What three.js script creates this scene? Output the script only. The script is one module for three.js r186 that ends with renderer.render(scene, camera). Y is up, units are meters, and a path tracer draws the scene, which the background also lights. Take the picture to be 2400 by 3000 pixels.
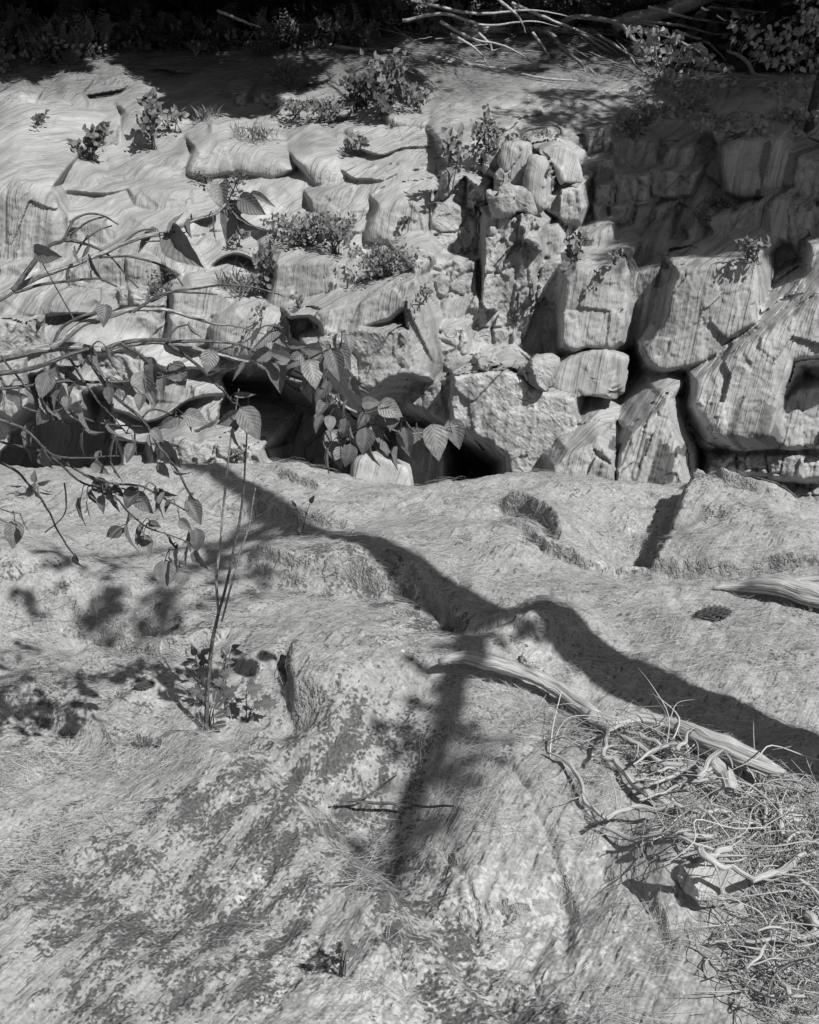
import * as THREE from 'three';
import { mergeGeometries } from 'three/addons/utils/BufferGeometryUtils.js';

// ---------------------------------------------------------------- camera, sky, sun, exposure
const scene = new THREE.Scene();
const PITCH = 24 * Math.PI / 180, FOV = 50;
const EYE = new THREE.Vector3(0, 1.65, 0);
const camera = new THREE.PerspectiveCamera(FOV, 0.8, 0.1, 200);
camera.position.copy(EYE);
camera.rotation.x = -PITCH;
scene.add(camera);

const SUN = new THREE.Vector3(0.45, 0.77, 0.45).normalize();
const sun = new THREE.DirectionalLight(new THREE.Color().setRGB(1, 0.995, 0.985), 4.4);
sun.position.copy(SUN).multiplyScalar(30).add(new THREE.Vector3(0, 0, -6));
sun.target.position.set(0, 0, -6);
sun.castShadow = true;
sun.shadow.mapSize.set(4096, 4096);
Object.assign(sun.shadow.camera, { left: -12, right: 12, top: 12, bottom: -12, near: 1, far: 70 });
scene.add(sun, sun.target);

{ // a plain hazy daylight sky without colour, brighter towards the horizon
  const w = 64, h = 32, a = new Float32Array(w * h * 4);
  for (let j = 0; j < h; j++) for (let i = 0; i < w; i++) {
    const e = Math.max(0, Math.sin(((j + 0.5) / h - 0.5) * Math.PI));
    const g = 0.275 - 0.11 * Math.sqrt(e), k = (j * w + i) * 4;
    a[k] = g; a[k + 1] = g; a[k + 2] = g; a[k + 3] = 1;
  }
  const t = new THREE.DataTexture(a, w, h, THREE.RGBAFormat, THREE.FloatType);
  t.mapping = THREE.EquirectangularReflectionMapping;
  t.magFilter = t.minFilter = THREE.LinearFilter; t.needsUpdate = true;
  scene.background = t; scene.environment = t;
}
const renderer = new THREE.WebGLRenderer({ antialias: true });
renderer.setSize(819, 1024);
renderer.toneMapping = THREE.LinearToneMapping;
renderer.toneMappingExposure = 1.22;
renderer.shadowMap.enabled = true;

// ---------------------------------------------------------------- small tools
let seed = 12345;
function rnd() { seed = (seed * 1664525 + 1013904223) >>> 0; return seed / 4294967296; }
const rr = (a, b) => a + (b - a) * rnd();
const clamp = (x, a = 0, b = 1) => x < a ? a : x > b ? b : x;
const sstep = (a, b, x) => { const t = clamp((x - a) / (b - a)); return t * t * (3 - 2 * t); };
const lerp = (a, b, t) => a + (b - a) * t;
const V = (x, y, z) => new THREE.Vector3(x, y, z);
const PERM = new Uint8Array(512);
{ const p = [...Array(256).keys()]; for (let i = 255; i > 0; i--) { const j = Math.floor(rnd() * (i + 1)); [p[i], p[j]] = [p[j], p[i]]; } for (let i = 0; i < 512; i++) PERM[i] = p[i & 255]; }
const GX = [1, -1, 1, -1, 1, -1, 1, -1, 0, 0, 0, 0, 1, -1, 0, 0], GY = [1, 1, -1, -1, 0, 0, 0, 0, 1, -1, 1, -1, 1, 1, -1, -1], GZ = [0, 0, 0, 0, 1, 1, -1, -1, 1, 1, -1, -1, 0, 0, 1, -1];
function n3(x, y, z) {
  const xi = Math.floor(x), yi = Math.floor(y), zi = Math.floor(z);
  const fx = x - xi, fy = y - yi, fz = z - zi;
  const u = fx * fx * fx * (fx * (fx * 6 - 15) + 10), v = fy * fy * fy * (fy * (fy * 6 - 15) + 10), w = fz * fz * fz * (fz * (fz * 6 - 15) + 10);
  const X = xi & 255, Y = yi & 255, Z = zi & 255;
  const A = PERM[X] + Y, B = PERM[X + 1] + Y;
  const AA = PERM[A & 255] + Z, AB = PERM[(A + 1) & 255] + Z, BA = PERM[B & 255] + Z, BB = PERM[(B + 1) & 255] + Z;
  const g = (h, a, b, c) => { h = PERM[h & 255] & 15; return GX[h] * a + GY[h] * b + GZ[h] * c; };
  return lerp(lerp(lerp(g(AA, fx, fy, fz), g(BA, fx - 1, fy, fz), u), lerp(g(AB, fx, fy - 1, fz), g(BB, fx - 1, fy - 1, fz), u), v),
    lerp(lerp(g(AA + 1, fx, fy, fz - 1), g(BA + 1, fx - 1, fy, fz - 1), u), lerp(g(AB + 1, fx, fy - 1, fz - 1), g(BB + 1, fx - 1, fy - 1, fz - 1), u), v), w);
}
function fbm(x, y, z, o = 4) { let s = 0, a = 0.5, f = 1; for (let i = 0; i < o; i++) { s += a * n3(x * f, y * f, z * f); a *= 0.5; f *= 2.03; } return s; }
function vnoise2(x, y, px, py) { // value noise that repeats after px, py cells
  const xi = Math.floor(x), yi = Math.floor(y), fx = x - xi, fy = y - yi;
  const u = fx * fx * (3 - 2 * fx), v = fy * fy * (3 - 2 * fy);
  const h = (i, j) => { i = ((i % px) + px) % px; j = ((j % py) + py) % py; return PERM[(PERM[(i * 7 + 13) & 255] + j * 3 + (i >> 5) * 17 + (j >> 5) * 29) & 255] / 255; };
  return lerp(lerp(h(xi, yi), h(xi + 1, yi), u), lerp(h(xi, yi + 1), h(xi + 1, yi + 1), u), v);
}
// names
const used = {};
function numbered(n) { const k = used[n] = (used[n] ?? -1) + 1; return k ? `${n}_${String(k).padStart(3, '0')}` : n; }
function setup(m) { m.castShadow = m.receiveShadow = true; return m; }
function mesh(name, geo, mat, parent) { const m = setup(new THREE.Mesh(geo, mat)); m.name = parent ? name : numbered(name); (parent || scene).add(m); return m; }
function tag(o, label, category, group, kind) { if (label) o.userData.label = label; if (category) o.userData.category = category; if (group) o.userData.group = group; if (kind) o.userData.kind = kind; return o; }
function thing(name, label, category, group, pos) { const g = new THREE.Group(); g.name = numbered(name); scene.add(g); if (pos) g.position.copy(pos); return tag(g, label, category, group); }

// ---------------------------------------------------------------- measuring: where a line of sight of the photograph (2400 x 3000) meets the place
const FPX = 1500 / Math.tan(FOV * Math.PI / 360), CP = Math.cos(PITCH), SP = Math.sin(PITCH);
function ray(X, Y) { const a = (X - 1200) / FPX, b = (1500 - Y) / FPX; return V(a, -SP + b * CP, -CP - b * SP); }
function at(X, Y, d) { const r = ray(X, Y); return r.multiplyScalar(d / -r.z).add(EYE); }
function level(X, Y, h = 0) { const r = ray(X, Y); return r.multiplyScalar((h - EYE.y) / r.y).add(EYE); }
const pts = s => s.trim().split(/\s+/).map(p => p.split(',').map(Number));

// foliation of the rock: planes that run away to the right, slightly leaning
const FOL = V(0.857, -0.04, 0.515).normalize(), STRIKE = V(0.515, 0, -0.857);
const qOf = (x, y, z) => x * FOL.x + y * FOL.y + z * FOL.z;

const gray = (g) => new THREE.Color().setRGB(g, g, g);
function std(g, rough = 0.9, extra = {}) { return new THREE.MeshStandardMaterial({ color: gray(g), roughness: rough, metalness: 0, side: THREE.DoubleSide, ...extra }); }
function byteTex(w, h, fn, srgb, wrap) {
  const a = new Uint8Array(w * h * 4);
  for (let j = 0; j < h; j++) for (let i = 0; i < w; i++) { const g = fn(i, j); const k = (j * w + i) * 4; const b = clamp(g) * 255; a[k] = a[k + 1] = a[k + 2] = b; a[k + 3] = 255; }
  const t = new THREE.DataTexture(a, w, h, THREE.RGBAFormat);
  t.wrapS = t.wrapT = wrap || THREE.RepeatWrapping; t.magFilter = THREE.LinearFilter; t.minFilter = THREE.LinearMipmapLinearFilter; t.generateMipmaps = true;
  if (srgb) t.colorSpace = THREE.SRGBColorSpace; t.needsUpdate = true; return t;
}
const toS = l => l <= 0.0031308 ? 12.92 * l : 1.055 * Math.pow(l, 1 / 2.4) - 0.055;
// grid geometry from positions (rows x cols), optional periodic columns
function gridGeo(P, rows, cols, uv, color, closed) {
  const g = new THREE.BufferGeometry(); g.setAttribute('position', new THREE.BufferAttribute(P, 3));
  const idx = new Uint32Array((rows - 1) * (closed ? cols : cols - 1) * 6); let k = 0;
  for (let j = 0; j < rows - 1; j++) for (let i = 0; i < (closed ? cols : cols - 1); i++) {
    const a = j * cols + i, b = j * cols + (i + 1) % cols, c = a + cols, d = b + cols;
    idx[k++] = a; idx[k++] = c; idx[k++] = b; idx[k++] = b; idx[k++] = c; idx[k++] = d;
  }
  g.setIndex(new THREE.BufferAttribute(idx, 1));
  if (uv) g.setAttribute('uv', new THREE.BufferAttribute(uv, 2));
  if (color) g.setAttribute('color', new THREE.BufferAttribute(color, 3));
  g.computeVertexNormals(); return g;
}
// a limb: tapered tube along world points [Vector3], radii; smooth, slightly knobbly
function limb(P, R, { sides = 8, per = 6, knob = 0.12, bend = 0, straight = false, sd = 0 } = {}) {
  const curve = new THREE.CatmullRomCurve3(P, false, 'centripetal');
  const n = straight ? P.length : Math.max(2, (P.length - 1) * per + 1), pos = new Float32Array(n * sides * 3), uv = new Float32Array(n * sides * 2);
  const up = V(0, 1, 0), T = V(), A = V(), B = V(), C = V(); let len = 0, prev = null; let ref = null;
  for (let i = 0; i < n; i++) {
    const t = i / (n - 1); if (straight) C.copy(P[i]); else curve.getPoint(t, C);
    if (straight) T.subVectors(P[Math.min(n - 1, i + 1)], P[Math.max(0, i - 1)]).normalize(); else curve.getTangent(t, T);
    if (bend) C.add(V(fbm(C.x * 14, C.y * 14, C.z * 14 + sd, 2) * bend, fbm(C.x * 14 + 9, C.y * 14, C.z * 14 + sd, 2) * bend, fbm(C.x * 14, C.y * 14 + 7, C.z * 14 + sd, 2) * bend));
    if (prev) len += prev.distanceTo(C); prev = C.clone();
    if (!ref) ref = Math.abs(T.y) > 0.8 ? V(1, 0, 0) : up.clone();
    A.crossVectors(T, ref).normalize(); B.crossVectors(A, T).normalize(); ref = B.clone();
    const f = t * (R.length - 1), f0 = Math.min(R.length - 2, Math.floor(f)); const r = R.length > 1 ? lerp(R[f0], R[f0 + 1], f - f0) : R[0];
    for (let s = 0; s < sides; s++) {
      const a = s / sides * Math.PI * 2, ca = Math.cos(a), sa = Math.sin(a);
      const rk = r * (1 + knob * 2 * n3(C.x * 6 + ca * 1.3, C.y * 6 + sa * 1.3, C.z * 6 + sd) + knob * n3(len * 3 + ca * 2.2, sa * 2.2, sd + 3));
      const k = (i * sides + s); pos[k * 3] = C.x + (A.x * ca + B.x * sa) * rk; pos[k * 3 + 1] = C.y + (A.y * ca + B.y * sa) * rk; pos[k * 3 + 2] = C.z + (A.z * ca + B.z * sa) * rk;
      uv[k * 2] = s / sides * (r * 6.28 * 5 + .12); uv[k * 2 + 1] = len * 4;
    }
  }
  // closed, slightly domed ends
  const pos2 = new Float32Array((n + 2) * sides * 3), uv2 = new Float32Array((n + 2) * sides * 2); pos2.set(pos, sides * 3); uv2.set(uv, sides * 2);
  for (const [row, src, dir] of [[0, 0, -1], [n + 1, n - 1, 1]]) {
    const c = V(), o = V(); for (let s = 0; s < sides; s++) c.add(V(pos[(src * sides + s) * 3], pos[(src * sides + s) * 3 + 1], pos[(src * sides + s) * 3 + 2])); c.multiplyScalar(1 / sides);
    const m = src === 0 ? 1 : n - 2; for (let s = 0; s < sides; s++) o.add(V(pos[(m * sides + s) * 3], pos[(m * sides + s) * 3 + 1], pos[(m * sides + s) * 3 + 2])); o.multiplyScalar(1 / sides); const T2 = c.clone().sub(o).normalize(), r = V(pos[src * sides * 3], pos[src * sides * 3 + 1], pos[src * sides * 3 + 2]).distanceTo(c); c.addScaledVector(T2, r * .35);
    for (let s = 0; s < sides; s++) { pos2.set([c.x, c.y, c.z], (row * sides + s) * 3); uv2.set([uv[(src * sides + s) * 2] * .3, uv[(src * sides + s) * 2 + 1]], (row * sides + s) * 2); }
  }
  return gridGeo(pos2, n + 2, sides, uv2, null, true);
}
// ---------------------------------------------------------------- procedural maps
// cut face of the banded gneiss: u across the foliation (4 m), v along it (4 m)
const bandN = (() => { const N = 2048, a = new Float32Array(N); for (let i = 0; i < N; i++) { let s = 0, t = 0; for (const [p, w] of [[24, 0.35], [61, 0.5], [140, 0.8], [330, 0.9], [700, 0.8]]) { s += w * vnoise2(i / N * p + 0.5, p * 0.37, p, 997); t += w; } a[i] = s / t; } return a; })();
const bandAt = u => { const f = ((u % 1) + 1) % 1 * 2048, i = Math.floor(f); return lerp(bandN[i & 2047], bandN[(i + 1) & 2047], f - i); };
const RW = 2048, rockHeight = new Float32Array(RW * RW);
const rockTone = new Float32Array(RW * RW);
for (let j = 0; j < RW; j++) for (let i = 0; i < RW; i++) {
  const u = i / RW, v = j / RW;
  const warp = (vnoise2(u * 6, v * 4, 6, 4) - 0.5) * 0.004 + (vnoise2(u * 30, v * 14, 30, 14) - 0.5) * 0.0014;
  const b = bandAt(u + warp), b2 = bandAt(u * 3 + warp * 2 + 0.31);
  const blot = vnoise2(u * 9, v * 7, 9, 7) * 0.6 + vnoise2(u * 34, v * 24, 34, 24) * 0.4;
  const streak = vnoise2(u * 90, v * 8, 90, 8) * 0.5 + vnoise2(u * 260, v * 22, 260, 22) * 0.5;
  const grain = vnoise2(u * 1024, v * 1024, 1024, 1024) * 0.5 + vnoise2(u * 420, v * 420, 420, 420) * 0.5;
  const fine = vnoise2(u * 1000, v * 60, 1000, 60);
  let h = 0.5 + (b - 0.5) * 1.1 + (b2 - 0.5) * 0.5 + (fine - 0.5) * 0.25 + (grain - 0.5) * 0.16;
  const crack = sstep(0.37, 0.30, b * 0.6 + streak * 0.4);
  h -= crack * 0.5;
  rockHeight[j * RW + i] = clamp(h);
  let c = 0.76 + (b - 0.5) * 0.34 * (0.1 + 1.8 * blot) + (b2 - 0.5) * 0.16 + (blot - 0.5) * 0.5 + (streak - 0.5) * 0.36 + (grain - 0.5) * 0.26;
  c -= crack * 0.22 * sstep(.35, .65, blot);
  rockTone[j * RW + i] = clamp(c, 0.08, 1.25);
}
const T_rock = byteTex(RW, RW, (i, j) => toS(rockTone[j * RW + i] * 0.75), true);
const T_rockB = byteTex(RW, RW, (i, j) => rockHeight[j * RW + i]);
// broken face of the same rock, seen flat on: mottled, scarcely striped, with hair cracks
const PW = 1024, plainH = new Float32Array(PW * PW), plainC = new Float32Array(PW * PW);
for (let j = 0; j < PW; j++) for (let i = 0; i < PW; i++) {
  const u = i / PW, v = j / PW, b = bandAt(u + 0.01 * vnoise2(u * 20, v * 12, 20, 12)), bl = vnoise2(u * 8, v * 8, 8, 8) * .5 + vnoise2(u * 24, v * 22, 24, 22) * .5, md = vnoise2(u * 70, v * 60, 70, 60), g = vnoise2(u * 512, v * 512, 512, 512), f = vnoise2(u * 180, v * 160, 180, 160);
  const cr = Math.abs(vnoise2(u * 14 + 2 * vnoise2(u * 30, v * 30, 30, 30), v * 11 + vnoise2(u * 25, v * 25, 25, 25), 14, 11) - .5), hair = sstep(.02, .006, cr) * sstep(.5, .62, bl);
  plainC[j * PW + i] = clamp(.76 + (bl - .5) * .5 + (md - .5) * .28 + (f - .5) * .2 + (g - .5) * .28 + (b - .5) * .14 - hair * .35, .08, 1.25); plainH[j * PW + i] = clamp(.5 + (md - .5) * .5 + (f - .5) * .35 + (g - .5) * .2 + (bl - .5) * .4 - hair * .5);
}
const T_plain = byteTex(PW, PW, (i, j) => toS(plainC[j * PW + i] * .75), true), T_plainB = byteTex(PW, PW, (i, j) => plainH[j * PW + i]);
// weathered, unbarked wood: u round, v along
const T_wood = byteTex(512, 512, (i, j) => {
  const u = i / 512, v = j / 512, w = (vnoise2(u * 5, v * 6, 5, 6) - 0.5) * 0.05;
  const g = vnoise2((u + w) * 40, v * 6, 40, 6) * 0.35 + vnoise2((u + w) * 110, v * 12, 110, 12) * 0.4 + vnoise2(u * 220, v * 30, 220, 30) * 0.25;
  const k = sstep(0.38, 0.3, vnoise2((u + w) * 52, v * 5, 52, 5));
  return toS(clamp(0.48 + g * 0.5 - k * 0.26 + (vnoise2(u * 200, v * 160, 200, 160) - .5) * .14, 0.05, 1));
}, true);
const T_woodB = byteTex(512, 512, (i, j) => { const u = i / 512, v = j / 512, w = (vnoise2(u * 5, v * 6, 5, 6) - 0.5) * 0.05; return clamp(vnoise2((u + w) * 24, v * 4, 24, 4) * 0.5 + vnoise2((u + w) * 70, v * 7, 70, 7) * 0.5); });
const T_bark = byteTex(512, 512, (i, j) => { const u = i / 512, v = j / 512; return toS(clamp(0.25 + 0.9 * vnoise2(u * 26, v * 12, 26, 12) * vnoise2(u * 60, v * 40, 60, 40) + 0.3 * (vnoise2(u * 140, v * 140, 140, 140) - 0.5), 0.08, 1)); }, true);
const T_barkB = byteTex(512, 512, (i, j) => { const u = i / 512, v = j / 512; return clamp(vnoise2(u * 26, v * 12, 26, 12) * 0.6 + vnoise2(u * 60, v * 40, 60, 40) * 0.4); });
// leaf: midrib along v in the middle of u, paired side veins
function vein(u, v) { const x = Math.abs(u - 0.5) * 2; const mid = sstep(0.05, 0.015, x); const s = (v - x * 0.32) * 8; const f = Math.abs(s - Math.floor(s) - 0.5); return Math.max(mid, sstep(0.1, 0.03, f) * sstep(1, 0.7, x) * 0.8); }
const T_leaf = byteTex(256, 256, (i, j) => { const u = i / 256, v = j / 256; return toS(clamp(0.62 + vein(u, v) * 0.16 + (vnoise2(u * 60, v * 60, 60, 60) - 0.5) * 0.2 + (vnoise2(u * 9, v * 9, 9, 9) - 0.5) * 0.3)); }, true);
const T_leafB = byteTex(256, 256, (i, j) => { const u = i / 256, v = j / 256, x = Math.abs(u - 0.5) * 2; const s = (v - x * 0.32) * 8; return clamp(0.5 + 0.3 * Math.cos((s - 0.5) * 6.283) * -1 * sstep(0.02, 0.2, x) - vein(u, v) * 0.2); });
const matRock = (g, rough = 0.92) => new THREE.MeshStandardMaterial({ color: gray(g), map: T_rock, bumpMap: T_rockB, bumpScale: 0.007, roughness: rough, vertexColors: true, side: THREE.DoubleSide });
const M_rock = matRock(0.58), M_plain = new THREE.MeshStandardMaterial({ color: gray(.56), map: T_plain, bumpMap: T_plainB, bumpScale: .014, roughness: .93, vertexColors: true, side: THREE.DoubleSide }), M_drift = std(0.55, 0.75, { map: T_wood, bumpMap: T_woodB, bumpScale: 0.004 }), M_bark = std(0.22, 0.9, { map: T_bark, bumpMap: T_barkB, bumpScale: 0.006 }), M_palebark = std(0.5, 0.85, { map: T_bark, bumpMap: T_barkB, bumpScale: 0.004 });
// ---------------------------------------------------------------- near rock slab: a height field in metres
const flat = s => pts(s).map(([X, Y]) => { const p = level(X, Y); return [p.x, p.z]; });
const EDGE = flat('-900,1330 -400,1340 0,1345 300,1350 560,1354 850,1366 1000,1392 1100,1425 1200,1440 1280,1446 1340,1438 1480,1406 1600,1392 1680,1406 1850,1412 1990,1394 2120,1388 2220,1412 2300,1430 2420,1436 3000,1440').sort((a, b) => a[0] - b[0]);
function edgeZ(x) { let i = 0; while (i < EDGE.length - 2 && EDGE[i + 1][0] < x) i++; const [x0, z0] = EDGE[i], [x1, z1] = EDGE[i + 1]; return lerp(z0, z1, clamp((x - x0) / (x1 - x0))); }
// signed distance to a polyline (positive on its left when walking along it, seen from above with -z up), and how far along
function toLine(L, x, z) {
  let best = 1e9, sd = 0, al = 0;
  for (let i = 0; i < L.length - 1; i++) {
    const [ax, az] = L[i], [bx, bz] = L[i + 1], dx = bx - ax, dz = bz - az, l2 = dx * dx + dz * dz;
    let t = ((x - ax) * dx + (z - az) * dz) / l2; const tc = clamp(t);
    const ex = x - ax - dx * tc, ez = z - az - dz * tc, d = Math.hypot(ex, ez);
    if (d < best) { best = d; const side = dx * (z - az) - dz * (x - ax); sd = side < 0 ? d : -d; al = (i + clamp(t, i ? 0 : -1, i < L.length - 2 ? 1 : 2)) / (L.length - 1); }
  }
  return [sd, best, al];
}
// scarps: line, height, softness, reach of the high side (m), reach of the low side; high side is on the left of the line
const SCARPS = [
  ['640,2185 760,2235 900,2330 1020,2440 1120,2560 1230,2690 1340,2810 1450,2920 1560,3060', 0.10, 0.05, -0.75, 0.22], // lichen ridge, high on its lower left side
  ['1490,1500 1545,1522 1590,1570 1622,1612', 0.12, 0.014, 0.22, 0.1],
  ['1480,1560 1560,1615 1640,1655 1760,1690 1900,1702 2060,1716 2220,1722 2480,1735', 0.035, 0.010, 0.3, 0.16],
  ['2010,1455 1990,1500 1965,1560 1945,1610 1925,1668', 0.17, 0.018, 0.6, 0.2],
  ['640,1505 760,1500 880,1516 1010,1536', 0.035, 0.012, 0.25, 0.2],
  ['810,1424 880,1436 930,1458', 0.03, 0.010, 0.2, 0.1],
  ['690,1640 800,1690 900,1712 1010,1700 1140,1730', 0.09, 0.03, 0.14, 0.16],
  ['1160,1700 1240,1760 1330,1830 1430,1880 1490,1905', 0.07, 0.035, 0.3, 0.14],
  ['842,1995 832,2025 842,2070 866,2112', 0.07, 0.009, 0.3, 0.2],
  ['380,1905 450,1925 540,1930 620,1900', 0.05, 0.012, 0.2, 0.2],
  ['1520,1935 1560,1960 1600,1948', 0.04, 0.012, 0.12, 0.1],
  ['2010,1420 2120,1500 2240,1520', 0.04, 0.012, 0.2, 0.15],
  ['0,2060 160,2110 330,2140', 0.06, 0.03, 0.3, 0.2],
  ['1380,2620 1700,2580 2000,2620', 0.025, 0.02, 0.2, 0.2],
  ['1100,2700 1160,2800 1175,2900', -0.03, 0.008, 0.1, 0.1],
  ['560,1800 430,1852 330,1872 235,1902', 0.10, 0.035, 0.25, 0.15],
].map(([s, h, soft, hi, lo]) => ({ L: flat(s), h, soft, hi, lo }));
// open joints: line, depth, half width
const GROOVES = [['1590,1640 1700,1672 1830,1694 2000,1708 2180,1722 2350,1726', .055, .010], ['590,1506 760,1500 880,1514 1015,1537', .04, .009], ['805,1424 880,1434 935,1458', .035, .008], ['1500,1590 1560,1618 1640,1656', .03, .008], ['380,1906 470,1928 560,1930 620,1905', .03, .008], ['1165,1500 1230,1480 1300,1490', .02, .007], ['2010,1425 2110,1500 2230,1524', .035, .009], ['1330,1895 1430,1900 1500,1915', .03, .01], ['1290,2460 1380,2600 1420,2700', .02, .008], ['830,1955 832,2010 842,2060', .05, .012], ['1180,1700 1260,1775 1350,1850', .03, .012], ['1480,2240 1560,2400 1640,2600 1690,2800', .018, .01], ['1820,2620 1900,2700 1960,2830', .02, .01], ['700,1640 820,1690 950,1710', .03, .01], ['640,2200 800,2280 960,2400 1100,2560', .02, .02]].map(([s, h, w]) => ({ L: flat(s), h, w }));
// mounds: centre, radii along x and z (m), height, turn (deg), power
const MOUNDS = [
  [1085, 2040, 0.32, 0.34, 0.11, -12, 2.6], [985, 1650, 0.33, 0.16, 0.09, 0, 2.5], [1450, 1600, 0.28, 0.16, 0.07, 10, 2], [1500, 1955, 0.2, 0.12, 0.06, 0, 2.5],
  [300, 1850, 0.32, 0.12, -0.18, 10, 2], [-100, 1740, 0.5, 0.3, 0.16, 0, 2], [1870, 1590, 0.2, 0.2, -0.13, 20, 2], [2180, 1560, 0.35, 0.25, 0.04, 0, 2],
  [1150, 2330, 0.13, 0.36, -0.06, 12, 2], [1190, 2160, 0.12, 0.25, -0.03, 0, 2], [520, 1640, 0.5, 0.14, -0.07, 0, 2], [1750, 2600, 0.45, 0.5, 0.05, 0, 2], [1480, 2830, 0.14, 0.5, -0.07, 30, 2],
  [300, 2700, 0.6, 0.5, -0.10, 0, 2], [2300, 1950, 0.7, 0.5, 0.06, 0, 2], [1600, 1885, 0.17, 0.11, 0.10, 0, 3], [1415, 1885, 0.11, 0.09, -0.05, 0, 2], [850, 2135, 0.05, 0.05, -0.06, 0, 2], [2080, 2600, 0.14, 0.09, 0.07, 0, 3], [1700, 2380, 0.3, 0.22, 0.04, 0, 2],
  [1250, 1450, 0.3, 0.2, 0.04, 0, 2], [1580, 1420, 0.3, 0.15, 0.06, 0, 2], [620, 1420, 0.6, 0.2, 0.05, 0, 2], [1380, 1800, 0.28, 0.12, -0.03, 20, 2], [700, 1860, 0.3, 0.14, 0.05, -20, 2],
].map(([X, Y, rx, rz, h, a, p]) => { const c = level(X, Y); return { x: c.x, z: c.z, rx, rz, h, ca: Math.cos(a * Math.PI / 180), sa: Math.sin(a * Math.PI / 180), p }; });
function slabH(x, z, fine = true) {
  let h = 0;
  const wx = x + 0.03 * n3(x * 5, z * 5, 1.5) + 0.012 * n3(x * 17, z * 17, 4.5) + 0.007 * n3(x * 43, z * 43, 14.5), wz = z + 0.03 * n3(x * 5, z * 5, 8.5) + 0.012 * n3(x * 17, z * 17, 6.5) + 0.007 * n3(x * 43, z * 43, 16.5);
  for (const m of MOUNDS) {
    const dx = wx - m.x, dz = wz - m.z; if (Math.abs(dx) > 3 * Math.max(m.rx, m.rz) || Math.abs(dz) > 3 * Math.max(m.rx, m.rz)) continue;
    const a = (dx * m.ca + dz * m.sa) / m.rx, b = (-dx * m.sa + dz * m.ca) / m.rz, r2 = a * a + b * b;
    h += m.h * Math.exp(-Math.pow(r2, m.p / 2) * 0.9);
  }
  for (const s of SCARPS) {
    const [sd, d, al] = toLine(s.L, wx, wz); const reach = Math.max(Math.abs(s.hi), s.lo) * 3; if (d > reach) continue;
    const end = sstep(-0.22, 0.12, al) * sstep(1.22, 0.88, al);
    const hiSide = s.hi < 0 ? -sd : sd, st = sstep(-s.soft, s.soft, hiSide);
    const f = hiSide > 0 ? Math.exp(-hiSide / Math.abs(s.hi)) : Math.exp(hiSide / s.lo);
    h += s.h * (st - 0.35) * f * end;
  }
  for (const g of GROOVES) { const [, d, al] = toLine(g.L, wx, wz); if (d < g.w * 3) h -= g.h * Math.exp(-d * d / (g.w * g.w)) * sstep(-.02, .1, al) * sstep(1.02, .9, al) * (0.55 + 0.9 * Math.max(0, 0.5 + n3(x * 9, z * 9, 12))); }
  h += 0.055 * fbm(x * 1.6, z * 1.6, 3.3, 3) + 0.02 * n3(x * 6, z * 6, 9.1);
  if (fine) {
    const q = x * 0.857 + z * 0.515, s = x * 0.515 - z * 0.857;
    const bare = sstep(-0.15, 0.35, n3(x * 2.2, z * 2.2, 5.5) + (z > -2.4 ? 0.15 : -0.1));
    const w = q + 0.006 * n3(s * 6, q * 20, 2);
    const gr = n3(w * 62, s * 3.4, 3.1) * 0.6 + n3(w * 140, s * 8, 7.7) * 0.4;
    const near = sstep(-3, -2.2, z); h += gr * (0.0010 + 0.0028 * bare) * (.5 + .5 * near) + 0.007 * n3(x * 22, z * 22, 1) + 0.0045 * n3(x * 55, z * 55, 2) + 0.012 * Math.abs(n3(x * 11, z * 11, 6));
    const rid = 1 - Math.abs(n3(w * 9, s * 1.6, 11)) * 2; h -= 0.007 * Math.max(0, rid - 0.72) * 3.5 * bare;
  }
  // the lip over the gorge
  const s = edgeZ(x) - z + 0.02 * n3(x * 4, 2.2, 1);
  if (s > -0.35) { const t = s + 0.35; h -= 0.30 * t * t * (s < 0.1 ? 1 : 1); if (s > 0.05) h -= 5.5 * (s - 0.05) * (s - 0.05) * (1 + s); }
  return Math.max(h, -2.6);
}
function onSlab(X, Y, up = 0) { // where the line of sight first meets the slab
  const r = ray(X, Y); r.multiplyScalar(1 / -r.z); let d = 1.0; const f = t => EYE.y + r.y * t - slabH(r.x * t, -t, false);
  let prev = f(d); while (d < 6) { const nd = d + 0.02, v = f(nd); if (v < 0) { d = nd - 0.02 * v / (v - prev); break; } prev = v; d = nd; }
  return V(r.x * d, slabH(r.x * d, -d, false) + up, -d);
}
function onSlabW(x, z, up = 0) { return V(x, slabH(x, z, false) + up, z); }
function slabNormal(x, z) { const e = 0.012; return V(slabH(x - e, z, false) - slabH(x + e, z, false), 2 * e, slabH(x, z - e, false) - slabH(x, z + e, false)).normalize(); }

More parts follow.
